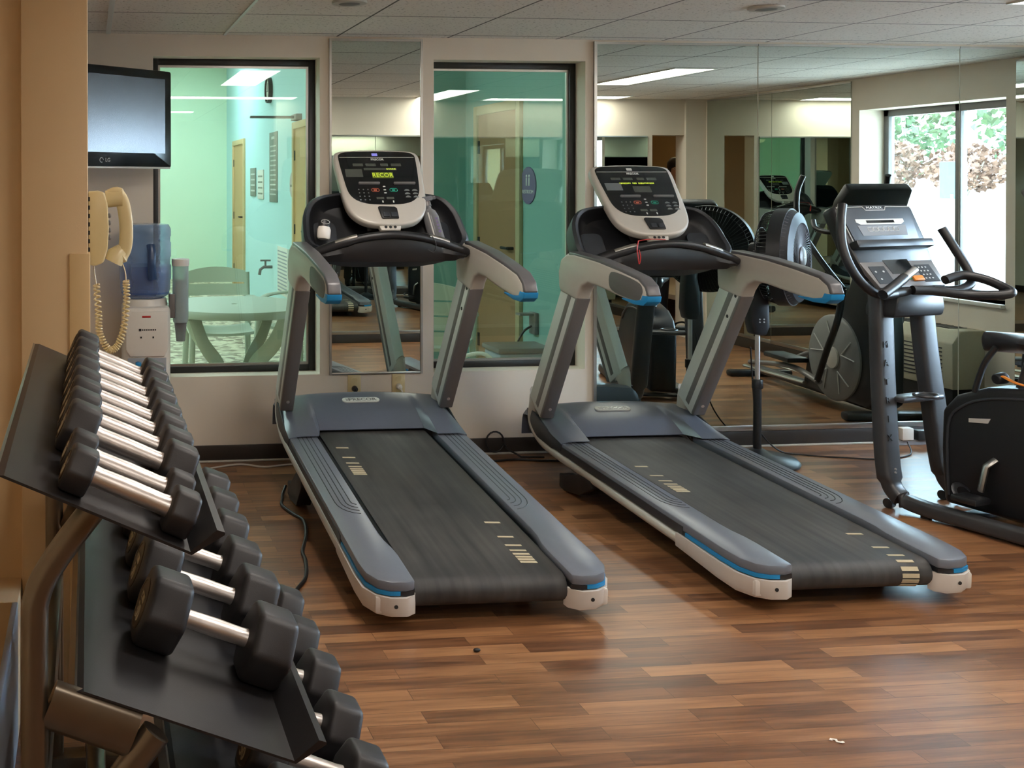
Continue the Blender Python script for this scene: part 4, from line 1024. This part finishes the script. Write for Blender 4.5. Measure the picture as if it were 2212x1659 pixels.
for k in range(72):
    a = 2*pi*k/72
    q.tube([(.08*cos(a), .08*sin(a), -.10), (FR*.62*cos(a+.1), FR*.62*sin(a+.1), -.105), (FR*.93*cos(a+.16), FR*.93*sin(a+.16), -.075), (FR*cos(a+.18), FR*sin(a+.18), -.015)], .0017, n=5, M=hm)
for r, z in ((FR*.62, -.105), (FR*.93, -.075)): q.tube([(r*cos(2*pi*k/40), r*sin(2*pi*k/40), z) for k in range(40)], .0022, n=6, closed=True, M=hm)
q.build('rear_grille', M['black'], t)
MB().lathe([(0, .078), (.055, .078), (.056, .09), (.045, .097), (0, .099)], n=28, M=hm).build('hub_cap', M['dgrey'], t)
m = MB(); m.box((0, 0, .099), (.042, .010, .002), M=hm); m.build('brand_lettering', M['print'], t)
for k in range(3):
    a = 2*pi*k/3; q = MB()
    q.grid(lambda u, v, a=a: V(((.03+.15*u)*cos(a+(v-.5)*(1.2-.2*u)), (.03+.15*u)*sin(a+(v-.5)*(1.2-.2*u)), .01+.05*(v-.5))), 6, 6, .003, M=hm); q.build('fan_blade', M['darkcowl'], t)

# ------------------------------------------------------------------ exercise bike
t = thing('exercise_bike', 'black upright exercise bike with console at the right edge', 'exercise bike', (3.775, 4.58, 0), R_(15))
DG = mat('charcoal_painted_steel', (66, 66, 68), .38, .3, noise=.06, bump=.04, bscale=700)
for s in (-1, 1):
    # post: flat plate leg curving into the base rail
    p = smooth([(s*.130, .05, .985), (s*.145, .03, .70), (s*.165, .0, .40), (s*.178, -.03, .16), (s*.180, -.07, .075), (s*.178, -.16, .045), (s*.172, -.40, .040), (s*.16, -.80, .040), (s*.15, -1.25, .040)], 6)
    w_ = [(.054, .034) if q.z > .13 else (.038, .032) for q in p]
    MB().tube(p, w_, n=24, up=(0, 1, .35), pw=.5).build('frame_post', DG, t)
    MB().cyl((s*.175, -.20, 0), (s*.175, -.20, .02), .022).build('levelling_foot', M['black'], t)
    MB().cyl((s*.15, -1.22, 0), (s*.15, -1.22, .028), .03).build('levelling_foot', M['black'], t)
    MB().cyl((s*.18-.014, -.035, .022), (s*.18+.014, -.035, .022), .022).build('transport_wheel', M['black'], t)
    q = MB()
    for dz in (.17, .185): q.cyl((s*.178-.012, -.068, dz), (s*.178-.012, -.074, dz), .005, n=8)
    q.build('bolt', M['chrome'], t)
m = MB()
def interp(z, P):
    for (z0, a0), (z1, a1) in zip(P, P[1:]):
        if z1 <= z <= z0: return a1+(a0-a1)*(z-z1)/(z0-z1)
    return P[-1][1]
for i, ch in enumerate('MATRIX'):
    z = .735-.083*i; m = MB()
    add_text(m, ch, .042, frame((-.022+interp(z, [(.985, -.13), (.7, -.145), (.4, -.165), (.16, -.178)]), interp(z, [(.985, .05), (.7, .03), (.4, 0), (.16, -.03)])-.0355, z), (1, 0, 0), (0, .1, 1)), ext=.002)
    m.build('brand_letter', M['slot'], t)
MB().bx(-.17, .17, -.34, -.26, .018, .034, bev=.006).build('cross_plate', DG, t)
q = MB(); q.bx(-.135, .135, -.07, .02, .475, .50, bev=.010); q.tube([V((.02+.05*cos(a), -.06+.045*sin(a), .502)) for a in [2*pi*k/20 for k in range(20)]], .007, n=8, closed=True); q.build('bottle_shelf', DG, t)
q = MB(); q.loft([[V((sx*w, yy, z)) for sx, yy in ((-1, y0), (1, y0), (1, y1), (-1, y1))] for w, y0, y1, z in ((.165, -.04, .10, .86), (.165, -.05, .10, .90), (.150, -.05, .09, .96), (.120, -.02, .08, 1.02))], bev=.012); q.build('mast_head', M['black'], t)
# console
kf = frame((-.025, .02, 1.045), (1, 0, 0), (0, .42, .90)) @ Mx.Diagonal((1.28, 1, 1, 1))
MB().prism([(-.185, .0), (.185, .0), (.205, .16), (.205, .345), (.185, .362), (-.185, .362), (-.205, .345), (-.205, .16)], -.07, 0, M=kf, bev=.012).build('console_head', M['black'], t)
MB().prism([(-.165, .165), (.165, .165), (.185, .34), (-.185, .34)], 0, .003, M=kf, bev=.001).build('screen_panel', M['darkcowl'], t)
q = MB(); fpts = [(-.178, .165), (-.192, .345), (-.06, .347), (-.05, .330), (.05, .330), (.06, .347), (.19, .345)]
q.tube([V((x, y, .003)) for x, y in fpts], .0022, n=6, M=kf); q.build('screen_trim', M['silver'], t)
m = MB(); add_text(m, 'MATRIX', .018, kf @ Mx.Translation((0, .342, .0035)), sx=1.3); m.build('brand_lettering', M['print'], t)
m = MB(); add_text(m, 'MATRIX', .05, kf @ frame((0, .27, -.0705), (-1, 0, 0), (0, 1, 0))); m.build('brand_lettering', M['print'], t)
q = MB(); q.prism([(-.125, .268), (-.105, .256), (.105, .256), (.125, .268), (.125, .284), (-.125, .284)], .003, .0045, M=kf); q.build('readout_frame', M['silver'], t)
MB().prism([(-.072, .264), (.072, .264), (.072, .277), (-.072, .277)], .0045, .0055, M=kf).build('readout', M['blackgloss'], t)
MB().prism([(-.115, .200), (.115, .200), (.125, .252), (-.125, .252)], .003, .0042, M=kf).build('button_panel', M['dgrey'], t)
for i in range(6): MB().tube([V((p[0], p[1], .0045)) for p in rrect(-.078+i*.027, -.056+i*.027, .222, .242, .003, 2)], .0012, n=5, closed=True, M=kf).build('button', M['print'], t)
MB().box((0, .150, .018), (.40, .040, .045), M=kf, bev=.010).build('reading_tray', M['black'], t)
kl = frame((-.025, .015, 1.030), (1, 0, 0), (0, .62, .78)) @ Mx.Diagonal((1.25, 1, 1, 1))
MB().prism([(-.175, -.055), (.175, -.055), (.195, .105), (-.195, .105)], .0, .022, M=kl, bev=.006).build('keypad_panel', M['dgrey'], t)
MB().prism([(-.065, .015), (.055, .015), (.06, .095), (-.072, .095)], .022, .024, M=kl).build('display', M['blackgloss'], t)
for x0, x1 in ((-.165, -.085), (.075, .155)):
    MB().prism([(x0, -.035), (x1, -.035), (x1, .06), (x0, .06)], .022, .0235, M=kl).build('key_block', M['black'], t)
q = MB()
for i in range(3):
    for j in range(4): q.cyl((.09+i*.018, .045-j*.02, .0235), (.09+i*.018, .045-j*.02, .0245), .004, n=8, M=kl)
for x, y in ((-.145, .03), (-.105, .03), (-.14, -.01)): q.cyl((x, y, .0235), (x, y, .0245), .005, n=8, M=kl)
q.build('key_print', M['print'], t)
MB().prism([(-.028, -.018), (.012, -.018), (.012, .005), (-.028, .005)], .022, .026, M=kl).build('go_key', M['green'], t)
MB().prism([(.016, -.030), (.070, -.030), (.070, -.002), (.016, -.002)], .022, .034, M=kl, bev=.005).build('stop_key', M['orange'], t)
# handlebars: outer horn, centre bar with pulse grips, loop towards the rider
q = MB(); q.tube(smooth([(-.10, -.06, .985), (-.20, -.06, .975), (-.29, -.05, .978), (-.36, -.03, 1.03), (-.397, .0, 1.11), (-.402, .03, 1.20), (-.385, .05, 1.30), (-.35, .07, 1.375)], 6), .020, n=14); q.build('bar_horn', M['black'], t)
q = MB(); q.tube(smooth([(.04, -.08, .985), (.15, -.11, .985), (.235, -.115, 1.01), (.25, -.10, 1.06), (.232, -.05, 1.16), (.207, .0, 1.262)], 6), .020, n=14); q.build('bar_horn', M['black'], t)
q = MB(); q.tube(smooth([(.10, -.09, 1.03), (.19, -.11, 1.05), (.245, -.17, 1.035), (.262, -.24, 1.005), (.245, -.285, .985), (.20, -.25, .972), (.12, -.17, .970), (.0, -.11, .985), (-.10, -.08, .99)], 6), .021, n=14); q.build('bar_loop', M['black'], t)
q = MB(); q.tube([(-.355, -.13, .985), (-.27, -.12, 1.018), (-.185, -.105, 1.052)], .021, n=14); q.build('bar_grip', M['black'], t)
MB().tube([(-.186, -.105, 1.051), (-.10, -.09, 1.082)], .017, n=12).build('pulse_sensor', M['alu'], t)
q = MB(); q.tube(smooth([(-.34, -.12, .99), (-.30, -.09, .975), (-.2, -.07, .975)], 4), .019, n=12); q.build('grip_bar', M['black'], t)
# drive housing
hs_ = [(-.20, .06), (-.185, .30), (-.19, .47), (-.25, .545), (-.38, .600), (-.60, .628), (-.85, .60), (-1.05, .50), (-1.16, .34), (-1.16, .12), (-1.10, .05)]
MB().prism([(y, z) for y, z in hs_], -.085, .085, M=frame((0.02, 0, 0), (0, 1, 0), (0, 0, 1)), bev=.022, seg=3).build('drive_housing', M['black'], t)
q = MB(); q.tube(smooth([(-.068, y, z) for y, z in [(-.225, .10), (-.22, .40), (-.28, .50), (-.40, .555), (-.60, .58), (-.85, .555), (-1.0, .46)]], 4), .006, n=8); q.build('housing_seam', M['darkcowl'], t)
q = MB(); q.prism([(-.40, .470), (-.31, .455), (-.31, .438), (-.39, .448)], .067, .070, M=frame((0, 0, 0), (0, 1, 0), (0, 0, 1)) @ Mx.Diagonal((1, 1, -1, 1))); q.build('housing_emblem', M['print'], t)
for s in (-1, 1):
    q = MB(); q.tube([(s*.085+.02, -.42, .30), (s*.115+.02, -.40, .27), (s*.118+.02, -.38+.0, .16)] if s < 0 else [(s*.085+.02, -.42, .30), (s*.115+.02, -.44, .33), (s*.118+.02, -.46, .44)], (.020, .012), n=10); q.build('crank_arm', M['alu'], t)
    y, z = (-.375, .13) if s < 0 else (-.465, .46)
    q = MB(); q.bx(s*.175+.02-.05, s*.175+.02+.05, y-.055, y+.055, z-.015, z+.015, bev=.01); q.tube([(s*.175+.02+.045*cos(a), y+.03+.04*sin(a)*.6, z+.02+.03*max(0, sin(a))) for a in [pi*k/8 for k in range(9)]], (.012, .003), n=6); q.build('pedal', M['black'], t)
# saddle, its post, adjustment knob and orange quick-release strap
sd = MB(); V0 = .795
def saddle(u, v):
    a = 2*pi*u; r = .5-.5*cos(pi*v); y = -.31-.30*v
    w = .036+.095*min(1, max(0, (v-.15)/.6))**1.2
    if v < .06: w *= .3+.7*(v/.06)
    if v > .93: w *= sqrt(max(.02, 1-((v-.93)/.07)**2))
    return V((.02+w*cos(a), y, V0+.02*v+(.034 if sin(a) > 0 else .052)*sin(a)*(1 if .03 < v < .98 else .3)))
rings_ = [[saddle(k/20, j/22) for k in range(20)] for j in range(23)]
sd.loft(rings_); sd.build('saddle', mat('black_vinyl', (38, 39, 42), .28, noise=.08, bump=.05, bscale=400), t)
q = MB(); q.tube([(.02, -.52, .775), (.02, -.47, .60), (.02, -.45, .50)], (.028, .022), n=12); q.build('saddle_post', DG, t)
q = MB(); q.tube(smooth([(-.035, -.40, .775), (-.045, -.36, .70), (-.05, -.33, .60), (-.05, -.325, .57)], 4), (.018, .012), n=10); q.build('saddle_strut', M['black'], t)
q = MB(); q.cyl((-.01, -.42, .645), (-.055, -.41, .640), .026, .022, bev=.005); q.build('adjust_knob', M['black'], t)
q = MB(); q.tube(smooth([(-.04, -.43, .655), (-.05, -.50, .635), (-.03, -.58, .628), (.03, -.63, .632)], 5), (.012, .004), n=8, up=(0, 0, 1)); q.build('release_strap', M['orange'], t)

# ------------------------------------------------------------------ elliptical trainer (seen in the mirror)
t = thing('elliptical_trainer', 'large black elliptical trainer with grey disc, reflected in the wall mirror', 'elliptical', (4.95, 4.75, 0), R_(6))
def blk(name, m, poly, x0, x1, bev=.02, seg=3): return MB().prism(poly, x0, x1, M=frame((0, 0, 0), (0, 1, 0), (0, 0, 1)), bev=bev, seg=seg).build(name, m, t)
blk('drive_body', M['black'], [(-.42, .07), (-.36, .30), (-.22, .52), (-.02, .64), (.10, .80), (.20, 1.0), (.28, 1.02), (.33, .85), (.36, .50), (.36, .10), (.30, .06)], -.10, .10)
MB().lathe([(0, 0), (.06, .004), (.265, .012), (.28, .0), (.28, -.03), (0, -.03)], n=48, M=frame((-.112, -.03, .33), (0, 1, 0), (0, 0, 1)) @ Mx.Diagonal((1, 1, -1, 1))).build('flywheel_cover', M['discgrey'], t)
MB().lathe([(0, 0), (.07, .0), (.07, .012), (0, .02)], n=24, M=frame((-.118, -.03, .33), (0, 1, 0), (0, 0, 1)) @ Mx.Diagonal((1, 1, -1, 1))).build('disc_hub', M['silver'], t)
q = MB()
for k in range(5):
    a = 2*pi*k/5+.3
    for da in (-.25, .25): q.tube([V((-.1235, -.03+.10*cos(a), .33+.10*sin(a))), V((-.1265, -.03+.24*cos(a+da), .33+.24*sin(a+da)))], .004, n=6)
q.build('disc_rib', M['print'], t)
MB().lathe([(0, 0), (.265, .012), (.28, .0), (.28, -.03), (0, -.03)], n=48, M=frame((.112, -.03, .33), (0, 1, 0), (0, 0, 1))).build('flywheel_cover', M['discgrey'], t)
MB().bx(-.27, .27, .30, .38, .0, .055, bev=.02).build('front_stabiliser', M['black'], t)
MB().bx(-.24, .24, -1.22, -1.14, .0, .05, bev=.02).build('rear_stabiliser', M['black'], t)
q = MB(); q.tube([(0, .34, .06), (0, -.40, .06), (0, -1.18, .055)], (.035, .03), n=10); q.build('base_beam', DG, t)
for s in (-1, 1): MB().tube([(s*.12, -.35, .105), (s*.12, -1.16, .085)], (.018, .012), n=8).build('roller_track', M['alu'], t)
q = MB(); q.tube(smooth([(0, .24, .95), (0, .16, 1.15), (0, .10, 1.30)], 4), (.05, .035), n=12); q.build('mast', M['black'], t)
kf = frame((0, .08, 1.28), (1, 0, 0), (0, .6, .8))
MB().prism([(-.20, -.05), (.20, -.05), (.22, .10), (.20, .24), (-.20, .24), (-.22, .10)], -.07, 0, M=kf, bev=.015).build('console_head', M['black'], t)
MB().prism([(-.16, .04), (.16, .04), (.16, .21), (-.16, .21)], 0, .003, M=kf).build('screen_panel', M['blackgloss'], t)
for s in (-1, 1):
    y0 = .02*s
    q = MB(); q.tube(smooth([(s*.19, .20, .80), (s*.24, .02+y0, 1.0), (s*.27, -.10+y0*3, 1.20), (s*.25, -.14+y0*4, 1.40), (s*.22, -.10+y0*5, 1.52)], 6), .018, n=12); q.build('moving_arm', M['black'], t)
    q = MB(); q.tube(smooth([(s*.19, .20, .80), (s*.20, .16, .60), (s*.20, .05, .40), (s*.18, .10*s, .16)], 6), .020, n=12); q.build('drive_link', M['black'], t)
    q = MB(); q.tube(smooth([(s*.18, .08*s, .16), (s*.16, -.45, .26+.06*s), (s*.13, -1.05, .13)], 6), (.024, .018), n=12); q.build('pedal_arm', M['dgrey'], t)
    q = MB(); q.bx(s*.17-.075, s*.17+.075, -.66, -.34, .30+.06*s, .335+.06*s, bev=.012); q.build('foot_plate', M['black'], t)
    q = MB(); q.tube(smooth([(s*.10, .10, 1.16), (s*.17, .02, 1.15), (s*.19, -.10, 1.17), (s*.17, -.17, 1.22)], 5), .016, n=10); q.build('fixed_grip', M['black'], t)

# ------------------------------------------------------------------ wall air conditioner under the right window
t = thing('air_conditioner', 'beige through-wall air conditioner under the right window', 'air conditioner', (XR, 4.285, .12))
MB().prism([(0, 0), (-.23, .0), (-.235, .30), (-.17, .385), (0, .385)], -.535, .535, M=frame((0, 0, 0), (1, 0, 0), (0, 0, 1)) @ Mx.Diagonal((1, 1, -1, 1)), bev=.010).build('casing', M['ptac'], t)
MB().bx(-.16, -.03, -.42, .42, .384, .387).build('top_vent', M['slot'], t)
q = MB()
for i in range(16): q.bx(-.158, -.032, -.41+i*.055, -.40+i*.055, .386, .390)
q.build('vent_louvre', M['dgrey'], t)
q = MB()
for i in range(9): q.bx(-.2365, -.232, -.45, .45, .05+i*.026, .058+i*.026)
q.build('front_slot', M['slot'], t)
MB().bx(-.20, 0, -.50, .50, -.12, .0, bev=.004).build('sub_base', M['black'], t)

# ------------------------------------------------------------------ person standing in the far hall (seen through the mirrors)
def person(label, x, y, rz):
    me = bpy.data.meshes.new('body')
    J = [(0, 0, .93, .13), (0, .01, 1.08, .125), (0, .01, 1.26, .145), (0, .0, 1.40, .11), (0, -.01, 1.475, .052), (0, -.015, 1.52, .055), (0, -.015, 1.59, .078), (0, -.005, 1.68, .07),
         (.10, 0, .88, .092), (.11, .01, .50, .062), (.115, .03, .09, .042), (.12, -.10, .035, .034),
         (-.10, 0, .88, .092), (-.11, .01, .50, .062), (-.115, .03, .09, .042), (-.12, -.10, .035, .034),
         (.19, .01, 1.40, .058), (.235, .02, 1.14, .044), (.20, -.14, .98, .034), (-.19, .01, 1.40, .058), (-.235, .02, 1.14, .044), (-.20, -.14, .98, .034)]
    E_ = [(0, 1), (1, 2), (2, 3), (3, 4), (4, 5), (5, 6), (6, 7), (0, 8), (8, 9), (9, 10), (10, 11), (0, 12), (12, 13), (13, 14), (14, 15), (3, 16), (16, 17), (17, 18), (3, 19), (19, 20), (20, 21)]
    n0 = len(J)
    for s, w in ((1, 18), (-1, 21)):
        J.append((s*.20, -.19, .95, .030)); E_.append((w, len(J)-1)); pm = len(J)-1
        for f in range(4):
            fx = s*.20+(f-1.5)*.018
            J.append((fx, -.235, .935, .0095)); E_.append((pm, len(J)-1)); J.append((fx, -.262-.006*(1.5-abs(f-1.5)), .912, .0085)); E_.append((len(J)-2, len(J)-1))
        J.append((s*.165, -.20, .965, .0105)); E_.append((pm, len(J)-1)); J.append((s*.155, -.235, .955, .009)); E_.append((len(J)-2, len(J)-1))
    me.from_pydata([j[:3] for j in J], E_, [])
    o = bpy.data.objects.new('person', me); COL.objects.link(o)
    sk = o.modifiers.new('skin', 'SKIN'); sk.use_smooth_shade = True
    for i, sv in enumerate(me.skin_vertices[0].data): sv.radius = (J[i][3], J[i][3]*(.8 if i in (0, 1, 2, 3) else 1)); sv.use_root = (i == 0)
    o.modifiers.new('sub', 'SUBSURF').levels = 2; o.modifiers['sub'].render_levels = 2
    dg = bpy.context.evaluated_depsgraph_get(); m2 = bpy.data.meshes.new_from_object(o.evaluated_get(dg))
    o.modifiers.clear(); o.data = m2
    for mm in (M['skin'], M['shirt'], M['jeans']): m2.materials.append(mm)
    for p in m2.polygons:
        c = p.center; p.use_smooth = True
        p.material_index = 2 if c.z < .96 and abs(c.x) < .17 else (1 if c.z < 1.45 and not (c.y < -.05 and c.z < 1.12 and abs(c.x) > .14) else 0)
    o.location = (x, y, 0); o.rotation_euler = (0, 0, rz)
    tag(o, label, 'person')
    h = MB(); h.lathe([(0, .125), (.05, .115), (.082, .07), (.088, .02), (.084, -.03), (.06, -.05), (0, -.04)], n=20, M=Mx.Translation((0, .012, 1.615))); h.build('hair', M['hair'], o)
    f = MB(); f.tube([(0, -.085, 1.615), (0, -.105, 1.585), (0, -.088, 1.575)], .010, n=8); f.build('nose', M['skin'], o)
    for s in (-1, 1):
        MB().ball((s*.030, -.083, 1.615), .010, sub=1).build('eye', M['white'], o); MB().ball((s*.030, -.091, 1.615), .005, sub=1).build('iris', M['hair'], o); MB().ball((s*.084, .0, 1.60), (.008, .018, .028), sub=2).build('ear', M['skin'], o)
    MB().box((0, -.083, 1.545), (.040, .010, .008), bev=.003).build('mouth', mat('lips', (150, 92, 84), .5), o)
    return o
person('person with dark hair and dark shirt standing in the far hall', 6.15, .53, R_(200))
# ------------------------------------------------------------------ outdoors beyond the right window
g = MB(); g.loft([[V((6.3, y, .25)), V((6.3, y, .2)), V((45, y, 1.45)), V((45, y, 1.5))] for y in (-60, 40)])
struct(g.build('ground_outside', M['ground']))
def shrub(label, x, y, r, h, m, n=260, seed=1):
    rnd = random.Random(seed)
    t = thing('shrub', label, 'shrub', (x, y, .25+(x-6.3)*.0323), 0, 'shrubs outside the window')
    st = MB()
    for k in range(5):
        a = k*1.3; st.tube([(0, 0, 0), (r*.3*cos(a), r*.3*sin(a), h*.4), (r*.5*cos(a), r*.5*sin(a), h*.7)], [.05, .035, .02], n=6)
    st.build('stem', M['bronze'], t)
    lf = bmesh.new()
    for i in range(n):
        while True:
            p = V((rnd.uniform(-1, 1), rnd.uniform(-1, 1), rnd.uniform(-1, 1)))
            if .35 < p.length < 1: break
        c = V((p.x*r, p.y*r, h*.55+p.z*h*.47)); s = rnd.uniform(.05, .13)*r
        u = V((rnd.uniform(-1, 1), rnd.uniform(-1, 1), rnd.uniform(-1, 1))).normalized(); w = u.orthogonal().normalized()
        n_ = u.cross(w)*.15
        q = [lf.verts.new(c+a*s) for a in (u, w*.6+n_, -u, -w*.6+n_)]
        lf.faces.new(q)
    me = bpy.data.meshes.new('foliage'); lf.to_mesh(me); lf.free(); me.materials.append(m)
    o = bpy.data.objects.new('foliage', me); COL.objects.link(o); o.parent = t
rnd = random.Random(3)
lab = ['tall green tree seen through the right window, nearest the wall', 'tall green tree seen through the middle of the window', 'bushy green tree to the right in the window view', 'dry reddish shrub at the foot of the trees', 'dry brown shrub beside the concrete', 'green tree far left beyond the glass', 'leafy tree at the far end beyond the concrete', 'dry low shrub at the far end beyond the concrete']
spec = [(31, -18.0, 1.6, 5.2, 'leaf'), (32, -22, 1.9, 5.8, 'leaf'), (31, -26.5, 1.8, 5.6, 'leaf'), (28.5, -21, 1.2, 1.7, 'leafdry'), (28.5, -24.5, 1.3, 2.0, 'leafdry'), (32, -13.5, 1.7, 5.4, 'leaf'), (32, -31, 1.9, 5.8, 'leaf'), (29, -28.2, 1.2, 1.9, 'leafdry')]
for i, (l, (x, y, r, h, m)) in enumerate(zip(lab, spec)): shrub(l, x, y, r, h, M[m], 900, i+1)
t = thing('notice_board', 'light blue board on a post outside the right window', 'sign', (7.3, 2.85, .27))
MB().cyl((0, 0, 0), (0, 0, 1.1), .02).build('post', M['silver2'], t); MB().bx(-.012, .012, -.14, .14, 1.06, 1.38, bev=.01).build('board', M['extblue'], t)

# ------------------------------------------------------------------ light, sky, camera
w = bpy.data.worlds.new('sky'); S.world = w; w.use_nodes = True
bg = w.node_tree.nodes['Background']; bg.inputs['Color'].default_value = (.58, .78, 1.0, 1); bg.inputs['Strength'].default_value = 60.0
sl = bpy.data.lights.new('sun', 'SUN'); sl.energy = 12; sl.angle = .01; sl.color = (1, .94, .84)
so = bpy.data.objects.new('sun', sl); COL.objects.link(so); so.rotation_euler = V((.35, -.45, -.8)).to_track_quat('-Z', 'Y').to_euler()

cam = bpy.data.cameras.new('camera'); co = bpy.data.objects.new('camera', cam); COL.objects.link(co)
F, YAW, PIT, ROL, HC, CX, CY = 2312.5528, 0.1032, 0.00852, 0.00123, 1.48323, 432.2875, 412.50236
fw = V((sin(YAW)*cos(PIT), cos(YAW)*cos(PIT), -sin(PIT))); rt = V((cos(YAW), -sin(YAW), 0)); dn = fw.cross(rt)
r2 = rt*cos(ROL)+dn*sin(ROL); d2 = -rt*sin(ROL)+dn*cos(ROL)
m = Mx((r2, -d2, -fw)).transposed().to_4x4(); m.translation = (0, 0, HC)
co.matrix_world = m
cam.sensor_fit = 'HORIZONTAL'; cam.sensor_width = 36; cam.lens = F/2212*36
cam.shift_x = (1106-CX)/2212; cam.shift_y = (CY-829.5)/2212
cam.clip_start = .05; cam.clip_end = 200
S.camera = co
S.view_settings.view_transform = 'Standard'; S.view_settings.look = 'None'; S.view_settings.gamma = 1; S.view_settings.exposure = EXPOSURE
S.view_settings.use_curve_mapping = False
